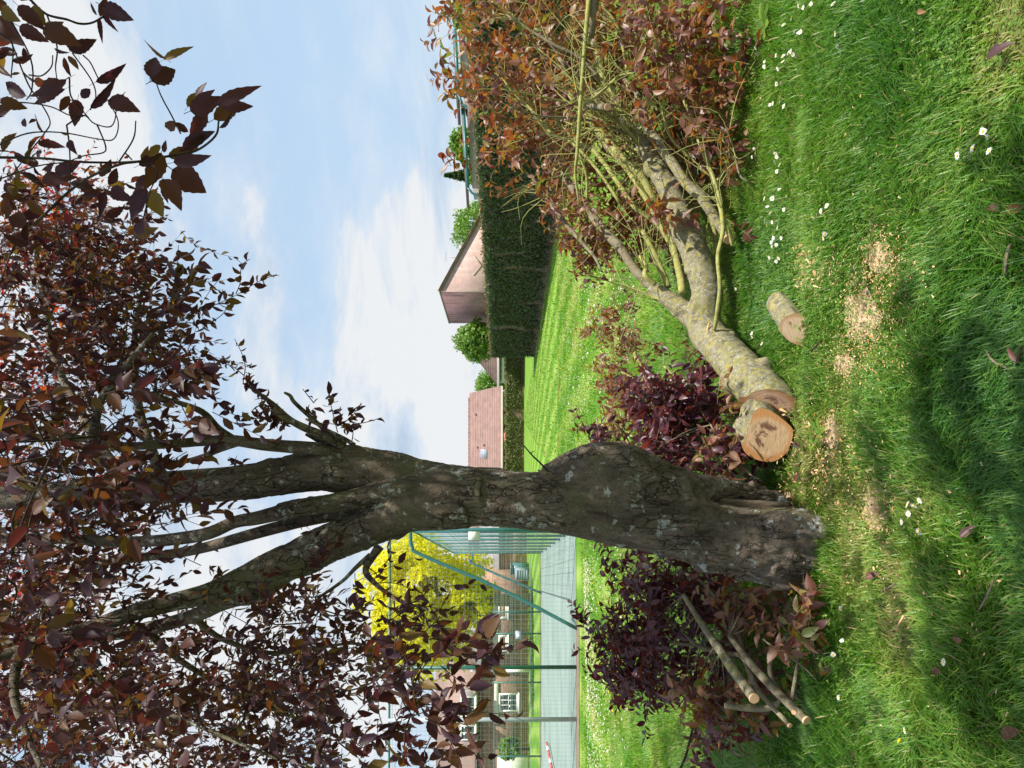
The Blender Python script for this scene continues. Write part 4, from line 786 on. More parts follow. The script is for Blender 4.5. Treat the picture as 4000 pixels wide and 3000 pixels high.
# limbs going on out of the trunk
limbs = [
 S([(560, 1037, 39, 3.98), (480, 1046, 37, 4.0), (400, 1051, 36, 4.05), (300, 1055, 33, 4.1), (200, 1060, 30, 4.15), (100, 1068, 27, 4.2), (-60, 1075, 24, 4.3)]),
 S([(640, 1098, 19, 3.82), (560, 1118, 15, 3.85), (507, 1128, 14, 3.88), (434, 1156, 14, 3.9), (300, 1170, 12, 4.0), (150, 1165, 11, 4.1), (-20, 1160, 9, 4.2)]),
 S([(800, 1075, 18, 3.9), (740, 1105, 16, 4.0), (657, 1124, 14, 4.05), (581, 1144, 13, 4.1), (420, 1188, 11, 4.2), (300, 1205, 9, 4.3), (150, 1225, 7, 4.4)]),
 S([(540, 1246, 30, 3.86), (480, 1270, 24, 3.8), (420, 1290, 21, 3.75), (300, 1320, 18, 3.65), (200, 1355, 16, 3.6), (100, 1390, 14, 3.5), (-30, 1425, 11, 3.4)]),
 S([(540, 1280, 23, 3.92), (480, 1302, 17, 3.95), (420, 1330, 15, 4.0), (300, 1362, 14, 4.1), (200, 1375, 12, 4.15), (60, 1385, 9, 4.2), (-30, 1400, 7, 4.2)]),
 S([(745, 985, 16, 3.95), (715, 974, 15, 3.93), (690, 970, 14, 3.9), (640, 966, 14, 3.9), (567, 960, 13, 3.88), (500, 951, 12, 3.86), (440, 953, 11, 3.85), (380, 958, 10, 3.8), (250, 962, 8, 3.75), (100, 930, 6, 3.7), (-20, 915, 5, 3.6)]),
 S([(505, 951, 10, 3.86), (470, 925, 8, 3.83), (437, 890, 7, 3.8), (380, 868, 5, 3.75), (320, 850, 3.5, 3.7)]),
 S([(515, 955, 9, 3.87), (470, 972, 7, 3.9), (440, 986, 6, 3.95), (390, 998, 5, 4.0), (330, 1000, 4, 4.0)]),
 S([(745, 962, 11, 3.9), (713, 945, 9, 3.9), (636, 912, 6.5, 3.88), (590, 872, 4.5, 3.86), (545, 840, 3, 3.85), (525, 828, 2, 3.85)]),
 S([(735, 958, 10, 3.86), (690, 938, 9, 3.84), (645, 918, 8, 3.82), (605, 895, 6.5, 3.8), (590, 884, 5, 3.8)]),
 S([(725, 955, 8, 3.92), (703, 930, 5.5, 3.92), (640, 873, 4.5, 3.9), (627, 855, 4, 3.9), (614, 848, 2.5, 3.9)]),
 S([(765, 962, 6, 3.88), (740, 945, 4, 3.85), (700, 925, 3, 3.84), (660, 905, 2.2, 3.82)]),
 S([(725, 965, 8, 3.95), (700, 958, 6, 3.95), (672, 944, 4, 3.95), (660, 938, 3, 3.95)]),
 S([(820, 1180, 11, 3.75), (800, 1210, 8, 3.72), (790, 1235, 7, 3.7), (812, 1262, 5.5, 3.6), (850, 1290, 4, 3.5), (885, 1305, 3, 3.45), (925, 1318, 2, 3.4)]),
 S([(800, 1200, 7, 3.75), (770, 1225, 5, 3.7), (740, 1255, 4, 3.65), (690, 1290, 3, 3.6)]),
 # boughs that carry the leafy mass at both sides
 S([(300, 1062, 16, 4.1), (240, 1000, 13, 4.3), (180, 900, 10, 4.6), (120, 780, 8, 4.9), (90, 620, 6, 5.1), (70, 480, 4, 5.2)]),
 S([(360, 1050, 14, 4.05), (330, 980, 11, 4.2), (300, 880, 9, 4.4), (290, 760, 7, 4.5), (300, 660, 5, 4.6), (330, 560, 3, 4.6)]),
 S([(200, 950, 10, 3.7), (220, 860, 8, 3.5), (280, 780, 6, 3.4), (330, 720, 4, 3.3)]),
 S([(150, 1375, 12, 3.55), (190, 1440, 9, 3.4), (260, 1500, 7, 3.3), (360, 1540, 5, 3.2), (480, 1590, 4, 3.1), (600, 1640, 3, 3.0)]),
 S([(40, 1410, 12, 3.45), (30, 1500, 9, 3.3), (60, 1590, 7, 3.2), (100, 1680, 5, 3.1)]),
 S([(320, 1365, 9, 4.1), (380, 1420, 7, 4.2), (460, 1470, 5, 4.3), (560, 1520, 4, 4.4), (660, 1560, 3, 4.5)]),
 S([(420, 1335, 8, 4.0), (480, 1380, 6, 4.05), (580, 1410, 5, 4.1), (680, 1400, 4, 4.1), (760, 1390, 3, 4.1), (830, 1400, 2, 4.1)]),
]
for l in limbs: b = MB(); b.tube(l, 12 if l[0][3] > .02 else 7, rough=.07, seed=int(l[0][3] * 1e4)); part('limb', b, G['tree_bark' if l[0][3] > .012 else 'dark_twig_bark'], tree, shade=True)
LP_ = np.array([q[:3] for l in limbs for q in smooth_path(l, 3)])
fo = Foliage(3); r = fo.r
def reach(c, rad=.006, k_=1.0):
    """a thin branch from the nearest limb to a cluster of shoots"""
    global LP_
    d = np.linalg.norm(LP_ - c, axis=1); d = d + r.uniform(0, .15, len(d)) + 3 * (d < .12); s0 = LP_[np.argmin(d)]; L = np.linalg.norm(c - s0)
    mid = (s0 + c) / 2 + r.normal(size=3) * .12 * L + np.array([0, 0, .08 * L]); pp = [(*s0, rad * (.7 + .5 * min(L, 1.2))), (*mid, rad * .7), (*c, rad * .35)]; fo.twigs.tube(pp, 5, smooth=4, cap=False); LP_ = np.vstack([LP_, smooth_path(pp, 3)[2:, :3]])
def mass(poly, D, nclus, per, L, nl, size, m=0, droop=.3, spread=.22, up=.6):
    for q in range(int(nclus * .62)):
        x, y = pick(poly, r); c = P(x, y, r.uniform(*D)); reach(c, .0045)
        for s_ in range(int(per * r.uniform(.8, 2.0))):
            p = c + r.normal(size=3) * spread * .5; fo.shoot(p, r.normal(size=3) + np.array([0, -.1, -.15]), L * r.uniform(.6, 1.2), int(nl * r.uniform(.7, 1.3)), size, droop, m=m, up=up, r0=.0019)
# world right, upper: bronze and red leaves further back
mass([(-60, 760), (300, 700), (420, 820), (620, 900), (680, 1060), (700, 1250), (760, 1400), (620, 1500), (300, 1500), (-60, 1450)], (3.5, 5.0), 60, 5, .30, 10, .055, 0)
mass([(0, 900), (330, 760), (520, 980), (480, 1300), (0, 1300)], (3.8, 4.8), 26, 4, .3, 9, .066, 0)
mass([(0, 730), (230, 650), (370, 800), (330, 960), (0, 960)], (6.0, 7.0), 22, 5, .30, 10, .055, 1)
mass([(250, 1000), (380, 1040), (390, 1180), (260, 1200)], (5.6, 6.2), 6, 4, .25, 9, .055, 1)
mass([(420, 1280), (700, 1250), (760, 1400), (700, 1560), (450, 1560)], (3.6, 4.6), 20, 4, .28, 9, .060, 0)
# round and in front of the limbs
mass([(-60, 1480), (520, 1500), (680, 1640), (620, 1850), (740, 2000), (560, 2080), (-60, 2080)], (2.9, 3.6), 34, 4, .26, 7, .070, 0)
mass([(-60, 1350), (380, 1400), (420, 2000), (300, 2500), (-60, 2600)], (2.0, 2.7), 14, 2, .22, 6, .074, 0)
mass([(-60, 1800), (430, 1900), (640, 2120), (640, 2330), (250, 2350), (-60, 2350)], (3.9, 5.2), 40, 4, .28, 9, .062, 0)
# world left: speckled leaf screen
mass([(-60, 2300), (500, 2250), (760, 2420), (1000, 2400), (1080, 2600), (1000, 3060), (-60, 3060)], (3.2, 5.0), 84, 5, .30, 9, .060, 0)
mass([(950, 2420), (1200, 2300), (1400, 2420), (1420, 2600), (1400, 2760), (1300, 3060), (950, 3060)], (3.2, 4.6), 38, 5, .27, 8, .056, 0)
mass([(-60, 2350), (600, 2450), (700, 2700), (300, 3060), (-60, 3060)], (2.3, 3.0), 16, 4, .24, 7, .072, 0)
mass([(1460, 2300), (1560, 2330), (1660, 2420), (1640, 2520), (1500, 2480)], (3.3, 3.7), 7, 3, .2, 6, .055, 0)
mass([(1500, 2560), (1640, 2460), (1690, 2560), (1710, 2700), (1700, 2860), (1680, 3060), (1500, 3060), (1530, 2800)], (2.3, 2.8), 12, 4, .20, 7, .060, 0)
mass([(1150, 2640), (1450, 2600), (1540, 2760), (1500, 3060), (1150, 3060)], (2.5, 3.2), 9, 4, .24, 7, .066, 0)
# a dense inner layer further back
mass([(-60, 780), (420, 820), (560, 1100), (520, 1500), (560, 1900), (420, 2300), (640, 2600), (560, 3060), (-60, 3060)], (5.2, 7.2), 120, 5, .32, 10, .062, 0)
mass([(-60, 900), (300, 900), (380, 1500), (300, 2200), (350, 3060), (-60, 3060)], (5.5, 7.5), 60, 5, .32, 10, .062, 1)
mass([(500, 2350), (1050, 2420), (1400, 2500), (1350, 3060), (500, 3060)], (5.0, 6.5), 60, 5, .30, 9, .056, 0)
# leafy shoots at the right of the limbs, drawn against the sky
def along(px, D, nl, size, m=0, r0=2.2, jit=.10, side=.8):
    path = [(*P(a, b_, D + jit * math.sin(i * 1.7)), (r0 * (1 - .6 * i / len(px))) * D / F) for i, (a, b_) in enumerate(px)]
    fo.twigs.tube(path, 5, cap=False); c = smooth_path(path, 6)[:, :3]; ax = nrm(np.gradient(c, axis=0))
    for j in range(nl):
        i = int(len(c) * (.12 + .86 * (j + r.uniform(0, .7)) / nl)); i = min(i, len(c) - 1); sd = nrm(np.cross(ax[i], r.normal(size=3)))
        fo.leaf(c[i], nrm(ax[i] * .45 + sd * side + np.array([0, 0, -.35])), nrm(r.normal(size=3) * .8 + np.array([0, -.5, .4])), size * r.uniform(.65, 1.15), r.uniform(.8, 1.15), m)
def Q(x0, y0, s_, pts): return [(x0 + a * s_, y0 + b_ * s_) for a, b_ in pts]
k2 = .5425
for pts, D, nl, size in (
    ([(1120, 980), (1260, 860), (1400, 780), (1550, 720), (1700, 650), (1850, 560), (1990, 500)], 3.2, 26, .062),
    ([(1700, 640), (1730, 560), (1740, 440), (1800, 390)], 3.2, 8, .07), ([(1350, 850), (1500, 850), (1600, 790), (1640, 720)], 3.2, 7, .05),
    ([(1150, 920), (1250, 760), (1290, 620), (1275, 480), (1285, 290)], 3.1, 20, .072), ([(1250, 760), (1340, 640), (1390, 520), (1440, 400)], 3.1, 15, .07),
    ([(1050, 1010), (1080, 820), (1080, 700), (1110, 640)], 3.3, 14, .06), ([(1160, 930), (1000, 850), (1010, 700)], 3.3, 10, .06), ([(1120, 1420), (1250, 1240), (1330, 1180), (1460, 1180)], 2.6, 16, .08), ([(1180, 1420), (1330, 1350), (1400, 1200), (1480, 1230)], 2.6, 14, .075),
    ([(1300, 1430), (1360, 1560), (1390, 1640), (1440, 1560)], 2.5, 10, .08), ([(1190, 940), (1310, 1000), (1350, 930)], 3.2, 8, .05), ([(1000, 1150), (1180, 1130), (1330, 1010)], 3.2, 12, .06)):
    along(Q(0, 800, k2, pts), D, nl, size)
for pts, D, nl, size in (   # small leaved spurs above the first fork
    ([(460, 540), (475, 430), (450, 330), (400, 230)], 3.85, 6, .035), ([(465, 490), (390, 430), (310, 400), (250, 410)], 3.85, 7, .032), ([(700, 740), (600, 640), (520, 560), (480, 530)], 3.85, 16, .042),
    ([(790, 860), (640, 810), (450, 790), (330, 740), (250, 660)], 3.8, 16, .045), ([(800, 860), (700, 810), (600, 790), (520, 810)], 3.8, 14, .046), ([(760, 880), (700, 770), (640, 720), (570, 690)], 3.8, 12, .044),
    ([(1240, 990), (1250, 890), (1200, 860), (1100, 840), (1000, 830), (930, 800)], 3.85, 13, .046), ([(1140, 900), (1110, 780), (1090, 690), (1075, 620)], 3.85, 10, .05), ([(1160, 840), (1230, 800), (1270, 750), (1250, 720)], 3.85, 8, .045),
    ([(1250, 840), (1340, 830), (1460, 795)], 3.85, 3, .04), ([(970, 690), (890, 590)], 3.85, 2, .035), ([(1100, 940), (940, 790), (980, 720)], 3.85, 6, .042), ([(480, 1140), (400, 1110), (360, 1080)], 4.1, 6, .04)):
    along(Q(700, 1200, k2, pts), D, int(nl * 1.6), size * 1.25)
for pts, D, nl, size in (([(690, 340), (780, 400), (770, 460), (900, 570), (1080, 640), (1180, 640), (1230, 560)], 3.4, 12, .05), ([(900, 570), (960, 600), (1130, 700)], 3.4, 8, .055), ([(820, 350), (860, 300), (850, 220)], 3.5, 6, .05), ([(760, 460), (880, 460), (960, 480), (1000, 510)], 3.5, 6, .045),
    ([(1130, 820), (1250, 830), (1380, 770), (1500, 800)], 2.2, 9, .075), ([(1100, 960), (1250, 880), (1400, 830), (1530, 810)], 2.2, 8, .07), ([(1200, 1000), (1300, 1080), (1400, 1160)], 2.2, 9, .075), ([(1150, 1250), (1250, 1330), (1400, 1400)], 2.2, 9, .075)):
    along(Q(1000, 2000, .6028, pts), D, nl, size)
# large near leaves at the right top, base -> tip on a 0.5425 scale
NL = [((1090, 585), (1275, 480), 1.3), ((1180, 430), (1350, 325), .5), ((1085, 560), (1120, 395), 1.1), ((1370, 800), (1570, 720), 1.1), ((1540, 860), (1740, 740), 1.1), ((1560, 760), (1830, 600), .55), ((1350, 770), (1440, 630), .7), ((1400, 740), (1540, 650), .7),
 ((1260, 870), (1190, 950), 1.2), ((1480, 810), (1370, 990), 1.0), ((1260, 880), (1360, 960), 1.1), ((1580, 920), (1680, 830), .6), ((1290, 1090), (1560, 940), .4), ((1250, 1170), (1510, 1130), .7), ((1210, 1130), (1430, 1060), .9), ((1030, 1180), (1060, 1060), .9), ((1070, 1130), (1160, 1030), .9),
 ((1180, 1100), (1190, 1015), .9), ((1000, 1190), (1160, 1110), 1.0), ((1160, 1100), (1080, 1350), 1.0), ((1240, 1220), (1480, 1385), 1.5), ((1170, 1290), (1310, 1480), 1.2), ((1080, 1370), (1170, 1565), 1.3), ((1060, 1260), (960, 1390), 1.0), ((1060, 1360), (910, 1590), 1.0), ((1000, 1580), (1090, 1690), 1.2), ((1100, 1585), (1190, 1600), 1.0),
 ((780, 720), (970, 765), 1.2), ((690, 590), (920, 480), .7), ((650, 780), (850, 582), .55), ((650, 640), (575, 710), 1.3), ((560, 720), (530, 890), 1.1), ((480, 570), (200, 740), .45), ((470, 640), (215, 750), .45), ((190, 690), (0, 590), 1.1), ((310, 200), (545, 290), 1.2), ((560, 390), (470, 210), .9), ((510, 370), (680, 285), 1.0),
 ((740, 40), (950, 145), 1.1), ((745, 90), (830, 225), .6), ((715, 130), (732, 298), .45), ((700, 110), (640, 10), .8), ((720, 120), (770, -20), 1.0), ((130, 40), (300, 190), 1.0), ((-20, 130), (150, 325), 1.2), ((140, 190), (330, 295), 1.2), ((240, 40), (310, 160), .9), ((460, 410), (500, 550), .7), ((490, 400), (565, 495), .7), ((170, 340), (190, 455), .8),
 ((500, 690), (430, 800), 1.0), ((0, 720), (180, 780), 1.1), ((-30, 820), (80, 760), 1.1), ((-30, -20), (60, 110), 1.3), ((10, 60), (130, 150), 1.1), ((0, 430), (60, 330), .9), ((-20, 470), (55, 545), .8), ((80, 540), (150, 520), .6), ((260, 860), (210, 880), .9), ((180, 850), (170, 930), .8), ((390, 350), (470, 385), .5), ((440, 960), (500, 970), .7), ((495, 1010), (530, 1090), .9), ((380, 1180), (330, 1270), .9), ((400, 1250), (550, 1180), .9), ((610, 1250), (650, 1180), .8),
 ((720, 1270), (790, 1160), .8), ((780, 1330), (860, 1200), .9), ((800, 1360), (925, 1440), 1.1), ((760, 1560), (910, 1490), 1.0), ((750, 1380), (720, 1560), .6), ((1020, 1600), (980, 1700), 1.2), ((960, 1690), (1100, 1660), .9), ((100, 1640), (170, 1500), 1.2), ((300, 1300), (490, 1265), .8), ((200, 1440), (320, 1560), 1.1), ((60, 1560), (30, 1420), 1.1)]
for i, (a, e, wd) in enumerate(NL):
    D = 1.38 + .14 * math.sin(i * 2.3); p0 = P(a[0] * k2, a[1] * k2, D); p1 = P(e[0] * k2, e[1] * k2, D + .02 * math.cos(i * 3.1)); L = np.linalg.norm(p1 - p0); d = (p1 - p0) / L
    vw = nrm(p0 - np.array([0, 0, CAMZ])); fo.leaf(p0, d, nrm(-vw + r.normal(size=3) * .25 + np.array([0, 0, .1])), L, wd * .95, 0)
    if i % 5 < 3 and L > .04: fo.leaf(p0 + d * L * .1 + vw * .03, nrm(d + r.normal(size=3) * .75), nrm(-vw + r.normal(size=3) * .7), L * r.uniform(.6, .95), r.uniform(.8, 1.2), 0)
TW = [[(200, -20), (330, 100), (480, 140), (570, 170), (660, 165), (745, 120)], [(-30, 1133), (300, 1140), (560, 1165), (830, 1170), (1010, 1160)], [(-30, 1300), (250, 1200), (500, 1165)], [(-20, 1050), (200, 960), (450, 955), (700, 1000), (820, 1000), (850, 870), (775, 720)], [(480, 900), (600, 830), (680, 890), (800, 910), (835, 800), (790, 740)],
 [(1000, 1165), (1180, 1130), (1400, 1090), (1550, 980), (1575, 870)], [(1300, 960), (1240, 840), (1160, 690), (1120, 580)], [(240, 1620), (560, 1330), (830, 1195), (1000, 1165)], [(860, 1160), (960, 1000), (978, 870)], [(60, 110), (220, 420), (230, 640), (190, 720)], [(340, 110), (410, 330), (400, 480), (410, 570)], [(520, 380), (660, 580), (690, 700), (650, 790)], [(600, 400), (650, 450), (705, 560)],
 [(-20, 740), (190, 740), (370, 770), (500, 830), (600, 840)], [(80, 300), (200, 600), (280, 720), (360, 870), (320, 960), (200, 1110), (60, 1300)], [(0, 240), (90, 320), (80, 560)], [(500, 560), (510, 690), (580, 780), (640, 850)], [(700, 900), (760, 1050), (740, 1100), (610, 1120), (500, 1160)], [(480, 900), (500, 1060), (505, 1300), (480, 1420)], [(1000, 1160), (1090, 1180), (1130, 1260), (1080, 1380), (1030, 1580)], [(900, 1100), (950, 1150)], [(210, 540), (300, 545), (370, 480), (380, 400)]]
for i, t in enumerate(TW):
    D = 1.36 + .12 * math.sin(i * 1.9); fo.twigs.tube([(*P(a * k2, b_ * k2, D + .03 * math.sin(j * 2 + i)), (5.5 if i in (0, 1, 5, 7) else 3.2) * (1 - .4 * j / len(t)) * D / F) for j, (a, b_) in enumerate(t)], 6, rough=.12, seed=i, cap=False)
# the rest of the crown, over and beside the camera: it throws the dappled shade, unseen clumps added for more
def over(n, fn, size=.085, nl=9, per=4):
    for q in range(n):
        c = fn(); 
        for s_ in range(per): fo.shoot(c + r.normal(size=3) * .18, r.normal(size=3), .34, nl, size, .3, m=0, tw=False)
def ov1():
    while True:
        p = np.array([r.uniform(-3.4, 3.3), r.uniform(.3, 4.6), r.uniform(3.7, 6.6)])
        ix, iy, dd = toimg(p)
        if p[1] > 0.8 and ix > -60: continue
        if fbm((p * np.array([.8, .8, .3]))[None], 2, 77)[0] < .47: continue
        g = p - SUN / SUN[2] * p[2]
        if 4.25 < g[1] < 9 and g[0] > -.25: continue
        if abs(g[0] - .35) < .55 and abs(g[1] - 4.0) < .38: continue
        return p
over(22, ov1)
def ov3():  # unseen leaf clumps added between sun and trunk to keep the trunk shaded
    while True:
        t0 = P(2700, 2080, 3.9); t0[2] = r.uniform(.5, 4.2); h = r.uniform(1.9, 5.0); p = t0 + SUN / SUN[2] * h + r.normal(size=3) * .26
        if not (-80 < toimg(p)[0]) : return p
over(95, ov3, .085, 9, 5)
def ov2():  # unseen leaf clump added sunward of the large near leaves to darken them
    while True:
        p = np.array([1.25, .95, 3.65]) + r.normal(size=3) * np.array([.45, .35, .4])
        if toimg(p)[0] < -60 or p[1] < .4: return p
over(42, ov2, .10, 10, 5)
fo.build(tree, [G['plum_leaf'], G['red_leaf']], twigmat=G['dark_twig_bark'])
# ---------------------------------------------------------------- the felled limb lying on the grass
fl = thing('fallen_limb', 'big felled plum limb with lichened forked stem and bronze leaves lying on the lawn', 'fallen limb', tuple(Pz(3040, 1560, 0)))
stem = [(*P(3036, 1640, 4.02), .135), (*P(3006, 1566, 4.2), .132), (*P(2945, 1500, 4.4), .128), (*P(2884, 1432, 4.55), .122), (*P(2820, 1362, 4.78), .117), (*P(2763, 1300, 5.0), .117), (*P(2748, 1225, 5.05), .108), (*P(2763, 1141, 5.05), .100), (*P(2738, 1050, 5.08), .098), (*P(2703, 960, 5.12), .094), (*P(2660, 850, 5.18), .084), (*P(2622, 760, 5.24), .076), (*P(2555, 640, 5.35), .066), (*P(2495, 542, 5.5), .058), (*P(2440, 450, 5.75), .048), (*P(2370, 330, 6.25), .038), (*P(2320, 230, 6.5), .03)]
fork = [(*P(2790, 1310, 4.95), .085), (*P(2735, 1262, 5.08), .086), (*P(2690, 1226, 5.15), .078), (*P(2642, 1189, 5.2), .066), (*P(2600, 1160, 5.25), .058), (*P(2566, 1138, 5.3), .055), (*P(2552, 1120, 5.32), .050)]
me = fused([stem, fork], .0085, 'stem')
roughen(me, lambda V, N: V + N * ((fbm(V * np.array([14, 14, 14]), 4, 5) - .5) * .016 + np.maximum(0, fbm(V * 8, 2, 12) - .62) * .14 + (fbm(V * 70, 2, 3) - .5) * .004)[:, None])
bm = bmesh.new(); bm.from_mesh(me)
def sawn(bm, co, no):
    g = bmesh.ops.bisect_plane(bm, geom=bm.verts[:] + bm.edges[:] + bm.faces[:], plane_co=Vector(co), plane_no=Vector(no), clear_outer=True)
    ed = [e for e in g['geom_cut'] if isinstance(e, bmesh.types.BMEdge)]; adj = {}
    for e in ed:
        for a, c in ((e.verts[0], e.verts[1]), (e.verts[1], e.verts[0])): adj.setdefault(a, []).append(c)
    best = []; seen = set()
    for v in adj:
        if v in seen: continue
        loop = [v]; seen.add(v)
        while True:
            nx = [q for q in adj[loop[-1]] if q not in seen]
            if not nx: break
            loop.append(nx[0]); seen.add(nx[0])
        if len(loop) > len(best): best = loop
    return [np.array(v.co) for v in best]
ax = np.array(stem[1][:3]) - np.array(stem[3][:3]); ax = nrm(ax); cutn = nrm(np.array([-.74, -.45, .5]))
ring = sawn(bm, P(3006, 1580, 4.15), cutn)
bm.to_mesh(me); bm.free(); shift(me, wl(fl)); me.materials.append(G['fallen_bark']); smooth_shade(me); link('stem', me, fl)
cap_from_outline('cut_face', ring, G['cut_wood_pink'], fl, .002, cutn)
b = MB()
for a, c in (((3092, 1600), (2960, 1480)), ((3110, 1590), (3010, 1500)), ((3120, 1580), (3050, 1530)), ((3075, 1612), (3030, 1590))): b.tube([(*P(*a, 4.08), .004), (*P((a[0] + c[0]) / 2, (a[1] + c[1]) / 2, 4.12), .010), (*P(*c, 4.25), .003)], 4, smooth=0)
part('splinter', b, G['cut_wood_small'], fl)
b = MB(); b.tube([(*P(2795, 1322, 4.78), .009), (*P(2757, 1314, 4.80), .008), (*P(2770, 1262, 4.82), .006)], 4, smooth=0); part('torn_strip', b, G['cut_wood_small'], fl)
BR = [ # photo pixels x, y, half width, distance
 ('grey_branch_bark', [(2330, -60, 24, 4.9), (2315, 60, 25, 4.95), (2305, 150, 20, 5.0)]), ('branch_bark', [(2302, -20, 13, 4.9), (2284, 181, 11, 4.92), (2266, 422, 10, 4.95), (2254, 603, 9, 5.0), (2247, 680, 7, 5.05), (2262, 800, 4, 5.1)]),
 ('fallen_bark', [(2440, 320, 15, 5.6), (2490, 386, 19, 5.45), (2527, 482, 20, 5.3), (2581, 573, 20, 5.2), (2629, 639, 20, 5.12), (2677, 711, 21, 5.05), (2744, 777, 22, 4.98), (2822, 892, 21, 4.92), (2846, 935, 20, 4.84)]),
 ('branch_bark', [(2640, 330, 7, 5.2), (2696, 446, 9, 5.05), (2732, 555, 10, 4.95), (2768, 645, 11, 4.85), (2804, 753, 12, 4.8), (2824, 892, 12, 4.72), (2804, 1000, 11, 4.68), (2812, 1123, 11, 4.65), (2800, 1230, 11, 4.7), (2790, 1290, 9, 4.75)]),
 ('branch_bark', [(2200, 330, 14, 5.9), (2286, 446, 19, 5.7), (2370, 542, 22, 5.55), (2442, 633, 22, 5.45), (2509, 693, 21, 5.4), (2539, 753, 19, 5.38), (2581, 832, 17, 5.38), (2625, 930, 14, 5.4), (2690, 1040, 12, 5.3)]),
 ('branch_bark', [(2300, 470, 10, 5.8), (2370, 567, 14, 5.65), (2442, 651, 15, 5.5), (2503, 741, 15, 5.4), (2563, 844, 15, 5.35), (2620, 960, 14, 5.3), (2660, 1075, 13, 5.25)]),
 ('branch_bark', [(2150, 440, 8, 6.0), (2237, 542, 11, 5.85), (2322, 591, 12, 5.7), (2412, 711, 13, 5.55), (2479, 808, 13, 5.45), (2551, 862, 12, 5.4), (2650, 990, 11, 5.3)]),
 ('grey_branch_bark', [(2100, 60, 10, 6.3), (2153, 157, 14, 6.2), (2189, 223, 16, 6.1), (2219, 338, 17, 6.0), (2262, 410, 17, 5.9), (2310, 482, 17, 5.8), (2390, 600, 16, 5.65)]),
 ('grey_branch_bark', [(1985, 60, 5, 5.6), (2060, 110, 6, 5.55), (2165, 175, 8, 5.5), (2262, 223, 8, 5.5), (2340, 300, 8, 5.5)]),
 ('branch_bark', [(1960, 300, 4, 5.9), (1996, 350, 6, 5.85), (2081, 434, 7, 5.8), (2153, 518, 8, 5.7), (2237, 561, 8, 5.65), (2334, 663, 9, 5.55), (2420, 790, 9, 5.45)]),
 ('branch_bark', [(2350, 20, 5, 5.2), (2406, 90, 7, 5.2), (2436, 199, 8, 5.2), (2449, 271, 8, 5.2)]), ('branch_bark', [(2480, 285, 7, 4.95), (2418, 298, 7, 5.0), (2346, 362, 8, 5.1), (2262, 422, 7, 5.2)]),
 ('branch_bark', [(2560, 150, 4, 5.1), (2575, 241, 6, 5.1), (2575, 362, 6, 5.1), (2593, 458, 7, 5.1), (2623, 543, 8, 5.15), (2696, 621, 8, 5.15)]), ('grey_branch_bark', [(2286, 416, 14, 5.35), (2330, 416, 16, 5.2), (2374, 418, 17, 4.95)]),
 ('grey_branch_bark', [(2844, 540, 5, 4.6), (2864, 573, 5, 4.6), (2889, 681, 6, 4.62), (2925, 711, 3, 4.6)]), ('branch_bark', [(2262, 600, 6, 5.3), (2274, 633, 8, 5.3), (2292, 693, 8, 5.3), (2292, 780, 6, 5.35)]),
 ('branch_bark', [(2280, 60, 14, 5.9), (2322, 169, 18, 5.8), (2358, 301, 20, 5.7), (2443, 434, 21, 5.65), (2520, 560, 22, 5.6)]),
 ('grey_branch_bark', [(2165, 660, 17, 6.2), (2219, 711, 21, 6.0), (2286, 802, 23, 5.8), (2352, 892, 24, 5.6), (2424, 968, 24, 5.48), (2474, 1045, 24, 5.4), (2520, 1095, 24, 5.35), (2556, 1128, 22, 5.3)]),
 ('branch_bark', [(2500, 1000, 9, 5.3), (2524, 1040, 12, 5.25), (2520, 1075, 13, 5.2), (2562, 1112, 13, 5.2)]), ('branch_bark', [(2420, 1120, 4, 5.3), (2450, 1125, 6, 5.3), (2500, 1140, 9, 5.28), (2550, 1160, 9, 5.26), (2600, 1172, 8, 5.2)]),
 ('branch_bark', [(2510, 900, 12, 5.4), (2550, 980, 17, 5.36), (2590, 1070, 18, 5.32), (2610, 1120, 16, 5.25)]), ('branch_bark', [(2620, 900, 16, 5.3), (2640, 1000, 19, 5.25), (2660, 1090, 20, 5.2), (2665, 1140, 19, 5.12)]),
 ('grey_branch_bark', [(2080, 700, 5, 6.1), (2140, 760, 9, 6.0), (2190, 850, 11, 5.9), (2250, 920, 11, 5.8), (2320, 1000, 9, 5.7), (2350, 1060, 5, 5.6)]),
 ('branch_bark', [(2740, 700, 9, 5.3), (2760, 800, 11, 5.2), (2790, 900, 12, 5.15), (2800, 990, 11, 5.1)]), ('branch_bark', [(2840, 640, 7, 4.9), (2800, 740, 8, 4.85), (2830, 860, 9, 4.75), (2860, 960, 5, 4.7)]),
]
r = np.random.default_rng(8)
for q in range(14):       # more thin side shoots fanning out from the stem toward the top of the limb
    t = r.uniform(.6, 1.0); c = np.array(stem)[int(5 + t * 11)][:3]; x, y, dd = toimg(c); L = r.uniform(260, 620); a = r.uniform(-.55, .9)
    ux, uy = -math.sin(.9 + a * .6), -math.cos(.9 + a * .6); D1 = dd + r.uniform(-.55, .55)
    BR.append(('branch_bark' if r.uniform() < .65 else 'grey_branch_bark', [(x, y, 6.5, dd), (x + ux * L * .35 + r.normal() * 18, y + uy * L * .35 + r.normal() * 18, 5, (dd * 2 + D1) / 3), (x + ux * L * .7 + r.normal() * 25, y + uy * L * .7 + r.normal() * 25, 3.4, (dd + 2 * D1) / 3), (x + ux * L, y + uy * L, 1.8, D1)]))
ff = Foliage(17); SP = []
for m_, px in BR:
    path = PX(px); path = [(a, c, max(d, q * .7), q * (.78 if len(SP) < 24 and len(SP) != 2 else 1)) for a, c, d, q in path]; b = MB(); b.tube(path, 9 if path[1][3] > .012 else 6, rough=.09, seed=len(SP)); part('side_branch', b, G[m_], fl, shade=True); SP.append(smooth_path(path, 4))
endcap_list = [13, 2]
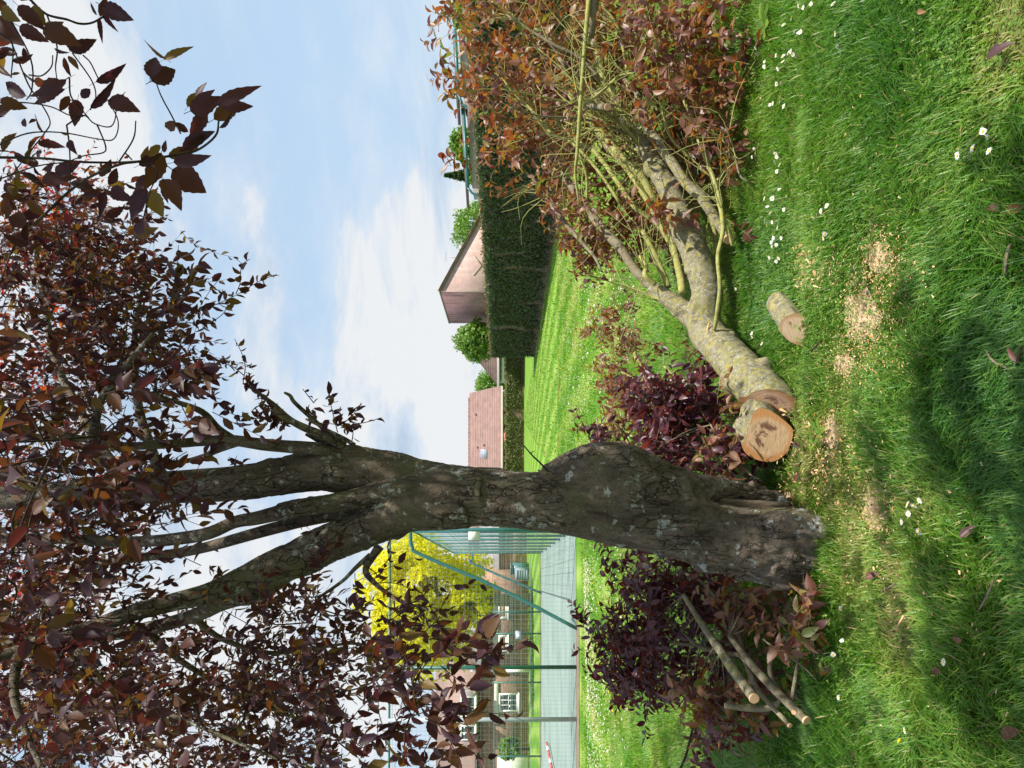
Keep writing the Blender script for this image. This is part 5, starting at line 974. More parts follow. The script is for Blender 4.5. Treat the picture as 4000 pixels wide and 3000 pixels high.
# twigs and leafy shoots off every side branch
SP_caps = [SP[q] for q in endcap_list]
allp = np.vstack(SP)
for q in range(430):
    sp = SP[r.integers(len(SP))]; c = sp[r.integers(max(2, int(len(sp) * .55)))][:3]; d = nrm(np.array([r.normal() * .7 + .35, r.normal() * .5 + .2, r.normal() * .6 + .35])); L = r.uniform(.18, .65)
    e = c + d * L; e[2] = max(e[2], .02); mid = (c + e) / 2 + r.normal(size=3) * .05; ff.twigs.tube([(*c, .0034), (*mid, .0026), (*e, .0014)], 4, smooth=3, cap=False)
POLY = [(1755, -60), (1775, 120), (1790, 250), (1815, 420), (1870, 520), (1960, 640), (2030, 700), (2120, 760), (2250, 800), (2330, 900), (2440, 1000), (2600, 1010), (2780, 960), (2850, 900), (2890, 740), (2900, 650), (2850, 480), (2930, 350), (2950, 200), (2900, -60)]
def lshoots(n, poly, D, L, nl, size, m, droop=.15, zmin=.03, dirb=(0, 0, .5), tw=True):
    k_ = 0
    while k_ < n:
        x, y = pick(poly, r); dd = r.uniform(*D); c = P(x, y, dd)
        if c[2] < zmin:
            c = Pz(x, y, zmin + r.uniform(0, .12))
            if not (3.4 < c[1] < 9): continue
        ff.shoot(c, r.normal(size=3) * .8 + np.array(dirb), L * r.uniform(.6, 1.25), int(nl * r.uniform(.7, 1.3)), size, droop, m=m, tw=tw, r0=.0017); k_ += 1
up = [q for q in [(1755, -60), (1775, 120), (1800, 250), (1825, 420), (1880, 520), (1980, 640), (2080, 700), (2250, 640), (2330, 480), (2400, 250), (2420, -60)]]
lshoots(125, up, (5.5, 6.7), .30, 9, .088, 0)
lshoots(90, up, (6.4, 7.4), .32, 10, .088, 0)
lshoots(190, POLY, (6.2, 7.4), .34, 11, .078, 1); lshoots(150, [(2080, 0), (2100, 500), (2300, 780), (2600, 860), (2760, 640), (2760, 0)], (6.1, 7.0), .34, 11, .080, 1); lshoots(90, [(2080, 0), (2100, 500), (2300, 780), (2600, 860), (2760, 640), (2760, 0)], (5.9, 6.4), .3, 10, .078, 0)
lshoots(70, [(2100, 620), (2330, 760), (2450, 960), (2330, 1000), (2220, 880), (2100, 780)], (5.5, 6.2), .26, 9, .066, 0)
low = [(2420, -60), (2400, 260), (2520, 420), (2650, 560), (2780, 760), (2880, 720), (2890, 640), (2850, 480), (2930, 350), (2950, 200), (2900, -60)]
lshoots(80, low, (5.0, 5.9), .28, 10, .080, 1); lshoots(85, low, (4.6, 5.3), .26, 9, .080, 0)
lshoots(70, [(2560, 700), (2700, 900), (2560, 1000), (2400, 900), (2430, 780)], (5.6, 6.6), .26, 9, .07, 1)
lshoots(26, [(2050, 250), (2250, 450), (2480, 760), (2600, 880), (2450, 640), (2300, 300)], (5.0, 5.4), .2, 5, .07, 0)
lshoots(10, [(2560, 720), (2660, 760), (2640, 900), (2560, 860)], (4.9, 5.05), .16, 5, .085, 0)
lshoots(60, [(2200, 900), (2330, 940), (2400, 1040), (2330, 1060), (2240, 1000)], (5.8, 6.5), .24, 9, .062, 1)
for pts, D in (([(1800, 60), (1770, 60), (1740, 65), (1725, 90)], 5.4), ([(1790, 235), (1770, 240), (1752, 245)], 5.4), ([(1800, 300), (1775, 300), (1765, 285)], 5.5), ([(1810, 420), (1790, 390), (1775, 380)], 5.5), ([(1830, 560), (1800, 600), (1775, 630)], 5.6), ([(1840, 620), (1820, 640), (1790, 650)], 5.6)):
    for x, y in pts: ff.shoot(P(x, y, D), [r.normal() * .4, 0, 1], .10, 4, .085, 0, m=0)
ff.build(fl, [G['bronze_leaf'], G['brown_leaf']], twigmat=G['branch_bark'])

# ---------------------------------------------------------------- sawn logs
def log(name, label, outline, face_c, axis, length, D, bm_, cm_, sx, shrink=.96, seed=1, group=None):
    """outline in photo pixels round the sawn face; the log runs back along axis"""
    o_ = P(*face_c, D); ax = nrm(np.array(axis, float)); ex = nrm(ax * np.array([1, 1, 0.0])); th = thing(name, label, 'log', (o_[0], o_[1], 0), group); pts = []
    for x, y in outline:                                    # where each ray meets the plane of the sawn face
        d = P(x, y, 1.0) - np.array([0, 0, CAMZ]); t = ((o_ - np.array([0, 0, CAMZ])) @ ax) / (d @ ax); pts.append(np.array([0, 0, CAMZ]) + d * t)
    pts = smooth_path([(*p, 1) for p in pts + [pts[0]]], 5)[:-1, :3]; pts[:, 2] = np.maximum(pts[:, 2], -.02)
    c = pts.mean(0); n = len(pts); m = 16; b = MB(); V = []
    for i in range(m): s_ = i / (m - 1); V.append(c + (pts - c) * (1 - (1 - shrink) * s_) - ex * length * s_)
    V = np.array(V).reshape(-1, 3); cc = np.repeat(np.array([c - ex * length * i / (m - 1) for i in range(m)]), n, 0); rd = nrm(V - cc); a_ = np.repeat(np.clip(np.arange(m) / 2.0, 0, 1), n)
    V = V + rd * (((fbm(V * 22, 4, seed) - .5) * .022 + np.maximum(0, fbm(V * 9, 2, seed + 3) - .6) * .16) * a_)[:, None]
    q = np.array([(i * n + j, i * n + (j + 1) % n, (i + 1) * n + (j + 1) % n, (i + 1) * n + j) for i in range(m - 1) for j in range(n)]); b.add(V, [q]); part('bark', b, G[bm_], th, shade=True)
    cap_from_outline('cut_face', pts, G[cm_], th, .001, -ax * -1); cap_from_outline('cut_face', V[-n:], G[cm_], th, .001, -ax); return th
z5 = .5775
log('sawn_log', 'large lumpy log with orange stained sawn face against the trunk foot', [(2700 + a * z5, 1450 + c * z5) for a, c in ((465, 245), (530, 265), (600, 310), (660, 360), (688, 400), (680, 470), (650, 540), (600, 590), (540, 612), (480, 608), (400, 580), (355, 535), (345, 490), (372, 430), (400, 340), (425, 275))], (2995, 1698), (-.40, -.84, .32), .19, 4.12, 'fallen_bark', 'cut_wood_orange', 1, .92, 4)
z8 = .5424
log('sawn_log', 'short pale log lying alone beside the patch of wood chips', [(2900 + a * z8, 800 + c * z8) for a, c in ((375, 777), (440, 800), (485, 850), (508, 940), (485, 1000), (430, 1018), (335, 980), (283, 920), (272, 870), (300, 815))], (3112, 1290), (-.50, -.80, .32), .27, 3.93, 'fallen_bark', 'cut_wood_pale', 1, .93, 9)

# ---------------------------------------------------------------- cut leafy branches
def endcap(path, th):
    c = path[-1, :3]; n_ = nrm(path[-1, :3] - path[-3, :3]); r_ = path[-1, 3] * 1.0; a = nrm(np.cross(n_, [0, 0, 1.0])); e = np.cross(n_, a)
    b = MB(); b.tube([(*(c - n_ * .004), r_ * 1.04), (*(c + n_ * .004), r_ * 1.04)], 14, smooth=0); part('cut_rim', b, G['cut_wood_small'], th)
    cap_from_outline('cut_face', [c + (a * math.cos(t) + e * math.sin(t)) * r_ for t in np.linspace(0, 2 * math.pi, 15)[:-1]], G['cut_wood_small'], th, .006, n_)
for q in SP_caps: endcap(q, fl)
def leafy(name, label, branches, polys, mats, bmat, seed, caps=(), group=None, shoots=(), tw='grey_branch_bark'):
    p0 = PX([branches[0][-1]])[0]; th = thing(name, label, 'cut branch', (p0[0], p0[1], 0), group); f = Foliage(seed); rr = f.r; paths = []
    for i, px in enumerate(branches): path = [(a, c, max(d, q * .7), q) for a, c, d, q in PX(px)]; b = MB(); b.tube(path, 9 if path[0][3] > .012 else 6, rough=.1, seed=seed + i); part('stick', b, G[bmat], th, shade=True); paths.append(smooth_path(path, 4))
    for bi in caps: endcap(paths[bi], th)
    AP = np.vstack(paths)[:, :3]
    for poly, D, n, L, nl, size, m, dirb in polys:
        for q in range(n):
            x, y = pick(poly, rr); c = P(x, y, rr.uniform(*D))
            if c[2] < .03: c = Pz(x, y, .03 + rr.uniform(0, .1))
            s0 = AP[np.argmin(np.linalg.norm(AP - c, axis=1))]
            if q % 3 == 0 and np.linalg.norm(s0 - c) < .8: f.twigs.tube([(*s0, .003), (*((s0 + c) / 2 + rr.normal(size=3) * .04), .0022), (*c, .0014)], 4, smooth=3, cap=False)
            f.shoot(c, rr.normal(size=3) * .7 + np.array(dirb), L * rr.uniform(.6, 1.25), int(nl * rr.uniform(.7, 1.3)), size, .12, m=m, r0=.0016)
    for pts, D, n, L, nl, size, m in shoots:      # long shoots clothed in overlapping leaves
        a = np.array([P(x, y, D) for x, y in pts])
        for i in range(len(a) - 1):
            for s_ in range(n): q = a[i] + (a[i + 1] - a[i]) * (s_ / n); f.shoot(q + rr.normal(size=3) * .015, a[i + 1] - a[i], L, nl, size, .02, m=m, side=.7, up=.9)
    f.build(th, mats, twigmat=G[tw]); return th
x7 = lambda a, c: (2100 + a * .663, 1900 + c * .663)
leafy('leafy_branch', 'thickest cut branch of the left pile with a round pale end', [[(*x7(860, 640), 9, 4.5), (*x7(960, 800), 13, 4.35), (*x7(1050, 930), 17, 4.2), (*x7(1110, 1020), 19, 4.08), (*x7(1180, 1120), 20, 3.94), (*x7(1275, 1248), 20, 3.74)]],
      [([x7(*q) for q in ((480, 780), (640, 620), (900, 560), (1150, 640), (1250, 820), (1100, 1100), (1000, 1330), (760, 1180), (560, 1080))], (4.45, 5.2), 120, .26, 9, .076, 0, (-.1, -.2, .5)), ([x7(*q) for q in ((760, 1150), (1050, 1050), (1230, 1300), (1130, 1400), (900, 1330))], (4.15, 4.5), 30, .22, 8, .08, 1, (-.3, -.2, .2))],
      [G['purple_leaf'], G['bronze_leaf']], 'fallen_bark', 31, (0,))
leafy('leafy_branch', 'long cut branch with leafy purple shoot tips reaching toward the fence', [[(*x7(640, 700), 5, 4.9), (*x7(800, 800), 7, 4.7), (*x7(930, 930), 8, 4.5), (*x7(1080, 980), 9, 4.3), (*x7(1210, 1010), 9, 4.1), (*x7(1300, 1200), 10, 3.92), (*x7(1485, 1408), 10, 3.72)], [(*x7(830, 500), 5, 4.9), (*x7(960, 560), 7, 4.7), (*x7(1080, 700), 8, 4.5), (*x7(1180, 850), 9, 4.25), (*x7(1240, 1080), 10, 4.02), (*x7(1300, 1200), 10, 3.95)], [(*x7(330, 960), 3, 5.0), (*x7(420, 930), 5, 4.95), (*x7(640, 900), 6, 4.8), (*x7(930, 940), 7, 4.5)], [(*x7(480, 430), 3, 4.9), (*x7(600, 600), 4, 4.8), (*x7(720, 740), 5, 4.7), (*x7(930, 930), 6, 4.5)]],
      [([x7(*q) for q in ((520, 760), (640, 520), (560, 430), (800, 400), (1000, 470), (1000, 640), (760, 760))], (4.7, 5.3), 85, .26, 9, .072, 0, (0, 0, .6)), ([x7(*q) for q in ((330, 930), (460, 880), (760, 950), (740, 1200), (560, 1240), (450, 1100))], (4.7, 5.1), 75, .24, 10, .066, 0, (0, 0, .6))],
      [G['purple_leaf'], G['bronze_leaf']], 'grey_branch_bark', 32, (0,), shoots=[([x7(440, 980), x7(370, 900), x7(290, 820), x7(235, 740)], 4.95, 4, .10, 6, .062, 0), ([x7(600, 800), x7(500, 640), x7(440, 560), x7(380, 470)], 4.9, 3, .1, 5, .062, 0), ([x7(560, 560), x7(470, 450), x7(390, 390)], 5.0, 3, .1, 6, .07, 0)])
leafy('leafy_branch', 'lowest cut branch of the left pile resting on the grass', [[(*x7(1130, 880), 10, 4.15), (*x7(1260, 1050), 15, 3.98), (*x7(1400, 1200), 17, 3.84), (*x7(1582, 1378), 17, 3.64)], [(*x7(1500, 820), 5, 3.86), (*x7(1540, 960), 7, 3.82), (*x7(1500, 1250), 8, 3.78), (*x7(1510, 1330), 9, 3.68)], [(*x7(1480, 870), 7, 3.95), (*x7(1390, 980), 9, 3.95), (*x7(1370, 1100), 10, 3.92), (*x7(1430, 1230), 10, 3.86)], [(*x7(1330, 900), 4, 3.9), (*x7(1380, 940), 4.5, 3.85), (*x7(1550, 1050), 4.5, 3.78), (*x7(1735, 1185), 4.5, 3.7)], [(*x7(1560, 780), 3, 3.85), (*x7(1620, 900), 3.5, 3.8), (*x7(1690, 1030), 3.5, 3.75), (*x7(1718, 1165), 3.5, 3.71)], [(*x7(1100, 1290), 10, 4.0), (*x7(1250, 1310), 12, 3.95), (*x7(1380, 1300), 12, 3.9), (*x7(1430, 1250), 10, 3.86)]],
      [([x7(*q) for q in ((1050, 560), (1300, 600), (1640, 640), (1650, 880), (1540, 1000), (1300, 960), (1100, 760))], (4.15, 4.6), 75, .24, 8, .074, 1, (0, -.2, .1)), ([x7(*q) for q in ((1180, 1180), (1420, 1100), (1500, 1300), (1250, 1400))], (4.0, 4.2), 8, .2, 6, .07, 0, (0, -.2, .1)), ([x7(*q) for q in ((1480, 660), (1660, 680), (1640, 860), (1500, 860))], (3.6, 3.85), 8, .18, 5, .085, 1, (0, -.2, .2))],
      [G['purple_leaf'], G['bronze_leaf']], 'grey_branch_bark', 33, (0, 1))
leafy('leafy_branch', 'thin dark leafy twig lying apart at the left edge', [[(2640, 3040, 5, 4.5), (2680, 2950, 5, 4.5), (2705, 2850, 5, 4.5), (2735, 2785, 4, 4.5)], [(2735, 2785, 4, 4.5), (2800, 2760, 3.5, 4.4), (2860, 2740, 3, 4.3)]],
      [([(2720, 2780), (2860, 2740), (2960, 2800), (2990, 2900), (2900, 2960), (2780, 2880)], (4.1, 4.5), 22, .2, 6, .066, 0, (0, 0, .3)), ([(2660, 2960), (2760, 2990), (2740, 3060), (2650, 3060)], (4.3, 4.6), 8, .2, 6, .066, 0, (0, 0, .3))], [G['purple_leaf'], G['bronze_leaf']], 'dark_twig_bark', 34)
c6 = lambda a, c: (2100 + a * .6028, 900 + c * .6028)
leafy('leafy_branch', 'glossy dark purple leafy branch between the trunk and felled limb', [[(*c6(760, 980), 4, 4.9), (*c6(880, 1120), 6, 4.8), (*c6(1000, 1280), 8, 4.65), (*c6(1150, 1420), 9, 4.5), (*c6(1270, 1500), 9, 4.4)], [(*c6(1080, 930), 4, 4.8), (*c6(1060, 1080), 5, 4.75), (*c6(1020, 1260), 6, 4.65)], [(*c6(1120, 1260), 3.5, 4.4), (*c6(1200, 1380), 4, 4.36), (*c6(1290, 1500), 4, 4.3), (*c6(1400, 1600), 4, 4.2)]],
      [([c6(*q) for q in ((700, 1010), (800, 960), (960, 1100), (1100, 960), (1160, 1120), (1180, 1250), (1050, 1400), (860, 1420), (660, 1180))], (4.55, 5.1), 125, .24, 10, .072, 0, (.1, 0, .7)), ([c6(*q) for q in ((650, 1370), (860, 1340), (1000, 1440), (1130, 1540), (900, 1530), (760, 1480))], (4.4, 4.8), 55, .22, 9, .07, 0, (0, 0, .5)), ([c6(*q) for q in ((1100, 1400), (1330, 1440), (1480, 1560), (1440, 1640), (1180, 1560))], (4.2, 4.5), 30, .2, 7, .07, 0, (0, 0, .1)), ([c6(*q) for q in ((1060, 1400), (1280, 1460), (1300, 1540), (1120, 1560))], (4.2, 4.4), 12, .2, 6, .078, 1, (0, -.2, .2)), ([c6(*q) for q in ((1150, 1080), (1230, 1180), (1300, 1300), (1180, 1320))], (4.35, 4.6), 9, .2, 6, .07, 1, (0, -.2, .2))],  # third patch: purple shoots added to stand in for shadow between log and trunk
      [G['purple_leaf'], G['bronze_leaf']], 'grey_branch_bark', 35, shoots=[([c6(1000, 1250), c6(1060, 1080), c6(1110, 940)], 4.7, 4, .1, 7, .075, 0), ([c6(840, 1150), c6(760, 1020), c6(720, 960)], 4.85, 4, .1, 7, .07, 0)])
leafy('leafy_branch', 'bronze branch with yellow lichened twigs lying on the sunny lawn', [[(*c6(620, 740), 6, 5.9), (*c6(640, 830), 8, 5.85), (*c6(700, 900), 9, 5.8), (*c6(745, 990), 10, 5.7), (*c6(650, 1080), 10, 5.65), (*c6(560, 1065), 8, 5.7), (*c6(510, 1000), 5, 5.75)], [(*c6(540, 920), 5, 5.9), (*c6(610, 950), 6, 5.85), (*c6(700, 980), 7, 5.75)], [(*c6(560, 1230), 6, 5.5), (*c6(600, 1210), 9, 5.5), (*c6(680, 1205), 10, 5.4), (*c6(720, 1290), 10, 5.3), (*c6(600, 1390), 8, 5.2)], [(*c6(820, 880), 5, 5.2), (*c6(880, 940), 6, 5.15), (*c6(940, 980), 5, 5.1)]],
      [([c6(*q) for q in ((350, 620), (470, 480), (560, 500), (700, 620), (660, 800), (560, 900), (420, 900), (440, 740))], (5.7, 6.4), 52, .22, 8, .056, 1, (0, 0, .5)), ([c6(*q) for q in ((390, 960), (520, 900), (640, 960), (560, 1160), (460, 1060))], (5.6, 6.2), 34, .2, 8, .056, 1, (0, 0, .5)), ([c6(*q) for q in ((460, 1160), (620, 1120), (700, 1240), (600, 1420), (480, 1260))], (5.2, 5.7), 34, .2, 8, .058, 1, (0, 0, .5)), ([c6(*q) for q in ((600, 640), (760, 700), (800, 800), (680, 780))], (5.3, 5.7), 12, .18, 6, .056, 1, (0, 0, .4)), ([c6(*q) for q in ((260, 1260), (350, 1210), (460, 1320), (420, 1380), (300, 1330))], (5.0, 5.3), 12, .18, 9, .062, 0, (0, 0, .6)), ([c6(*q) for q in ((330, 590), (400, 580), (420, 640), (360, 650))], (5.9, 6.1), 5, .15, 6, .06, 1, (0, 0, .6)), ([c6(*q) for q in ((880, 1050), (960, 1000), (960, 1080))], (4.9, 5.0), 3, .15, 5, .06, 1, (0, 0, .4))],
      [G['purple_leaf'], G['bronze_leaf']], 'branch_bark', 36)
tw = thing('bare_twig', 'bare dark twig leaning out from the trunk over the lawn', 'twig', tuple(P(2125, 1830, 3.85))); b = MB(); b.tube(PX([(2150, 1850, 4.5, 3.85), (2110, 1808, 3.5, 3.85), (2080, 1780, 3, 3.84), (2050, 1745, 2.5, 3.84), (2030, 1722, 1.5, 3.84)]), 6, rough=.15); b.tube(PX([(2080, 1780, 2.4, 3.84), (2075, 1768, 2, 3.84), (2088, 1762, 1.2, 3.83)]), 5); part('stick', b, G['dark_twig_bark'], tw)
# ---------------------------------------------------------------- flowers in the grass
r = np.random.default_rng(23)
def daisy_parts():
    p = MB()
    for q in range(17):
        a = q * 2 * math.pi / 17; L = .0115 * (1 + .12 * math.sin(q * 5)); w_ = .0021; c, s_ = math.cos(a), math.sin(a); z0, z1, z2 = .0012, .0030, .0022 + .0012 * math.sin(q * 3)
        rot = lambda x, y: (c * x - s_ * y, s_ * x + c * y)
        p.add([(*rot(.003, -w_ * .6), z0), (*rot(.003, w_ * .6), z0), (*rot(L * .75, w_), z1), (*rot(L, w_ * .35), z2), (*rot(L, -w_ * .35), z2), (*rot(L * .75, -w_), z1)], [np.arange(6)])
    d = MB(); d.tube([(0, 0, .0008, .0046), (0, 0, .0028, .0044), (0, 0, .0042, .0030), (0, 0, .0048, .0008)], 10, smooth=0)
    st = MB(); st.tube([(0, 0, -.06, .0009), (.002, 0, -.03, .0009), (0, 0, .001, .0010)], 5, smooth=0)
    return p.mesh('petals', G['petal']), d.mesh('centre', G['daisy_yellow']), st.mesh('stem', G['stem_green'])
dp, dc, ds = daisy_parts(); j = MB()
for q in range(9): a = q * 2 * math.pi / 9; a2 = a + .5; j.add([(math.cos(a) * .003, math.sin(a) * .003, 0), (math.cos(a) * .0125, math.sin(a) * .0125, .003), (math.cos(a2) * .0125, math.sin(a2) * .0125, .003), (math.cos(a2) * .003, math.sin(a2) * .003, 0)], [np.arange(4)])
j.tube([(0, 0, .0005, .0048), (0, 0, .0036, .0036)], 7, 1, smooth=0); j.tube([(0, 0, -.06, .0011), (0, 0, 0, .0011)], 4, 2, smooth=0)
far_daisy = j.mesh('daisy', [G['petal'], G['daisy_yellow'], G['stem_green']])
def daisy(px, py, label, group, near=True, size=1.0, h=None):
    z = h if h is not None else r.uniform(.045, .085); p = Pz(px, py, z); rot = (r.normal() * .35 - .35, r.normal() * .35, r.uniform(0, 6.28)); s_ = size * r.uniform(.85, 1.2)
    if near:
        o = thing('daisy', label, 'daisy', tuple(p), group); o.rotation_euler = rot; o.scale = (s_,) * 3
        for n, me in (('petals', dp), ('centre', dc), ('stem', ds)): link(n, me, o)
    else:
        o = link('daisy', far_daisy, None, tuple(p)); o.rotation_euler = rot; o.scale = (s_,) * 3; tag(o, label, 'daisy', group)
u = lambda a, c: (2900 + a * .5424, a * 0 + c * .5424)
NEAR = [u(*q) for q in ((405, 40), (440, 55), (495, 30), (655, 30), (355, 135), (298, 180), (380, 225), (405, 235), (420, 232), (670, 245), (95, 345), (105, 390), (243, 400), (160, 445), (158, 480), (340, 380), (330, 385), (365, 390), (385, 410), (350, 370), (295, 405), (292, 445), (255, 495), (685, 335), (247, 605), (280, 600), (200, 755), (222, 745), (270, 735), (300, 765), (85, 1070), (95, 1105), (120, 1035), (70, 1130), (238, 1103), (236, 1165), (270, 1188), (248, 1130), (250, 1235), (265, 1365), (160, 1430), (180, 1490), (300, 1510), (215, 1430), (203, 1535), (165, 1590), (178, 1620), (215, 1600), (255, 1640))]
for x, y in NEAR: daisy(x, y, 'white daisy with yellow centre in the sunny grass below the felled limb', 'daisies below the felled limb')
N2 = [(2900 + a * .5424, 800 + c * .5424) for a, c in ((510, 90), (540, 75), (568, 45), (610, 8), (222, 225), (228, 250), (280, 240), (210, 270), (245, 290), (215, 300), (225, 240), (375, 322), (262, 385), (243, 408), (195, 380))]
for x, y in N2: daisy(x, y, 'white daisy in the grass behind the short pale log', 'daisies behind the short log')
for x, y in ((1592, 207), (1000, 217)): pass
daisy(2900 + 592 * .5424, 800 + 207 * .5424, 'single large white daisy standing alone in front of the others', None); daisy(2900 + 1000 * .5424, 800 + 217 * .5424, 'lone white daisy at the far side of wood chips', None); daisy(2900 + 808 * .5424, 800 + 455 * .5424, 'white daisy growing among the wood chips', None)
for a, c in ((1735, 945), (1760, 975), (1770, 985), (1552, 1118), (1632, 1118), (1660, 1070), (1780, 1088)): daisy(2900 + a * .5424, c * .5424, 'white daisy in the dark shaded grass in the foreground', 'daisies in the shaded foreground grass')
for a, c in ((1132, 660), (1230, 735), (1135, 770), (1180, 775), (1140, 845), (1085, 910), (1225, 985)): daisy(3000 + a * .482, 1600 + c * .482, 'white daisy in the small clump before the trunk foot', 'daisies in the clump before the trunk')
for a, c in ((593, 1062), (612, 940), (563, 570), (640, 450), (630, 170), (1185, 1225), (1520, 635)): daisy(3000 + a * .452, 2300 + c * .452, 'small white daisy in the shaded grass at the left', 'daisies in the shaded grass at the left')
for a, c in ((1315, 350), (1285, 378), (1240, 465), (1390, 668), (1455, 735), (1390, 690), (1160, 1000)): daisy(2100 + a * .6028, 900 + c * .6028, 'white daisy beside the sawn stem of the felled limb', 'daisies beside the felled stem')
def dens(n, fn, label, group):
    for q in range(n): x, y = fn(); daisy(x, y, label, group, False, 1.5)
def row():
    while True:
        y = r.uniform(2180, 3010); x = 2278 + (y - 2180) * .02 + abs(r.normal()) * (16 + 22 * (y > 2600))
        if x < 2420: return x, y
dens(95, row, 'tiny white daisy in the thick row along the fence foot', 'daisies in the row along the fence')
def mid():
    while True:
        x, y = r.uniform(2200, 2480), r.uniform(980, 1820)
        if fbm(np.array([[x / 70, y / 110, 1.0]]), 2, 6)[0] > .54 + r.uniform(-.1, .06): return x, y
dens(110, mid, 'tiny white daisy in the bright lawn between hedge and trunk', 'daisies in the bright middle lawn')
dens(25, lambda: (r.uniform(2300, 2480), r.uniform(2120, 2900)), 'tiny white daisy in the lawn before the fence', 'daisies scattered before the fence')
b = MB(); pts = [row() for q in range(800)] + [mid() for q in range(520)] + [(r.uniform(2110, 2300), r.uniform(900, 1800)) for q in range(160)] + [(r.uniform(2290, 2450), r.uniform(2100, 3000)) for q in range(90)]
P0 = np.array([v.co[:] for v in far_daisy.vertices])
for x, y in pts:
    p = Pz(x, y, r.uniform(.055, .09)); a = r.uniform(0, 6.28); s_ = r.uniform(1.0, 1.6); V = [(math.cos(t + a) * .012 * s_ + p[0], math.sin(t + a) * .012 * s_ + p[1], p[2] + .004 * math.sin(t * 2 + a)) for t in np.arange(6) * math.pi / 3]; b.poly(V)
    b.tube([(*(p + [0, 0, .001]), .0045), (*(p + [0, 0, .0045]), .003)], 5, 1, smooth=0)
o = part('daisies', b, [G['petal'], G['daisy_yellow']], None, 'stuff'); o['label'] = 'many more tiny white daisies scattered through the lawn'
b = MB()
for q in range(14):
    a = q * 2.4; rr = .017 if q % 2 else .013; a2 = a + .45; b.add([(0, 0, .002), (math.cos(a) * rr, math.sin(a) * rr, .006), (math.cos(a2) * rr, math.sin(a2) * rr, .005)], [np.arange(3)])
b.tube([(0, 0, 0, .010), (0, 0, .007, .009), (0, 0, .010, .004)], 9, smooth=0); b.tube([(0, 0, -.10, .0016), (0, 0, 0, .0018)], 4, 1, smooth=0); dand = b.mesh('dandelion', [G['dandelion'], G['stem_green']])
def dandelion(x, y, label, group, s_=1.0): p = Pz(x, y, .09); o = link('dandelion', dand, None, tuple(p)); o.rotation_euler = (r.normal() * .3 - .3, r.normal() * .3, r.uniform(0, 6)); o.scale = (s_,) * 3; tag(o, label, 'dandelion', group)
k6 = .6028
for a, c in ((1223, 75), (1160, 155), (1108, 152)): pass
for a, c in ((335, 200), (420, 202), (378, 280), (398, 350), (512, 440), (458, 562), (280, 495), (418, 600), (375, 738), (325, 990), (415, 1190), (283, 1172), (250, 1355), (175, 1350), (150, 895), (100, 95), (245, 105)): dandelion(2100 + a * k6, 900 + c * k6, 'yellow dandelion flower in the bright lawn beyond the felled limb', 'dandelions in the middle lawn')
for a, c in ((1165, 330), (1345, 345), (1560, 460), (1508, 518), (1505, 555), (1535, 645), (1385, 825), (1610, 912), (1558, 950), (1505, 1130), (1385, 1175), (1445, 1447), (1040, 930), (1090, 965), (1045, 1030), (1030, 1100), (1040, 1190), (1045, 1275)): dandelion(1600 + a * .482, 800 + c * .482, 'yellow dandelion flower in the far lawn near the hedge', 'dandelions near the hedge')
for a, c in ((1600, 45), (1695, 160), (1645, 230), (1745, 322), (1605, 640), (1580, 705), (1655, 700), (1665, 1130), (1825, 1040), (1850, 1190), (1795, 1545), (1700, 1590), (1785, 55)): dandelion(1500 + a * .482, 2200 + c * .482, 'yellow dandelion flower in the grass before the wire fence', 'dandelions before the fence', 1.1)
x7 = lambda a, c: (2100 + a * .663, 1900 + c * .663)
for a, c in ((365, 687), (422, 1210), (482, 1232), (503, 1262), (522, 1292), (442, 1320), (400, 1578), (305, 1275), (628, 1535), (330, 570), (258, 485)): dandelion(*x7(a, c), 'yellow dandelion flower in the lawn behind the left pile', 'dandelions behind the left pile')
dandelion(3000 + 1142 * .452, 2300 + 1318 * .452, 'yellow flower alone in the shaded foreground grass', None, .8)

# ---------------------------------------------------------------- litter: fallen leaves, sticks, chips
lm_ = [fine_leaf('fallen_leaf', G['litter_leaf'], .25, .35, .27, 5), fine_leaf('fallen_leaf', G['litter_leaf'], .1, .5, .24, 6)]
def fleaf(x, y, size, label, group=None, m=0):
    p = Pz(x, y, .055); o = link('fallen_leaf', lm_[m], None, tuple(p)); o.scale = (size,) * 3; o.rotation_euler = (r.normal() * .4, r.normal() * .4 + .15, r.uniform(0, 6.28)); tag(o, label, 'leaf', group)
for x, y, s_, l in ((3935, 828, .075, 'large rust brown leaf in the grass near the bottom corner'), (3865, 805, .06, 'darker rust leaf beside the large rust brown leaf'), (3380, 2258, .07, 'dark purple leaf on the worn grass left of trunk'), (3757, 2498, .05, 'grey purple curled leaf beside a yellowed grass patch'), (3672, 2630, .055, 'mauve leaf in the long shaded grass'), (3640, 2745, .055, 'mauve brown leaf standing upright in the grass'), (3517, 2770, .05, 'thin folded reddish leaf in the shaded grass'), (3912, 2870, .075, 'dark maroon leaf at the bottom left of the lawn'), (3395, 2760, .045, 'tiny dark leaf between the left pile and mauve leaves'),
    (3270, 2965, .05, 'orange tan leaf at the left edge of the grass'), (3330, 2975, .05, 'dark brown leaf beside the orange tan leaf'), (3985, 1412, .06, 'purple leaf by the grey stick at the bottom edge'), (3100, 1725, .06, 'grey purple leaf leaning on the large sawn log'), (3085, 1800, .055, 'dark curled leaf below the large sawn log'), (3105, 1880, .06, 'brown leaf in the chips between log and trunk'), (3020, 215, .075, 'dark red leaf among the daisies under the felled limb'), (3855, 225, .085, 'dark decayed leaf near the bare patch at right'), (3585, 45, .04, 'small mauve leaf in the sunny long grass'), (3750, 2100, .065, 'dark purple leaf folded in the foreground grass'), (2935, 1420, .06, 'dark red leaf under the stem of the felled limb'), (2960, 1370, .05, 'maroon leaf beside the lichened stem in the grass'), (3390, 2230, .03, 'pale tan leaf scrap by the trunk')):
    fleaf(x, y, s_, l, None, int(r.integers(2)))
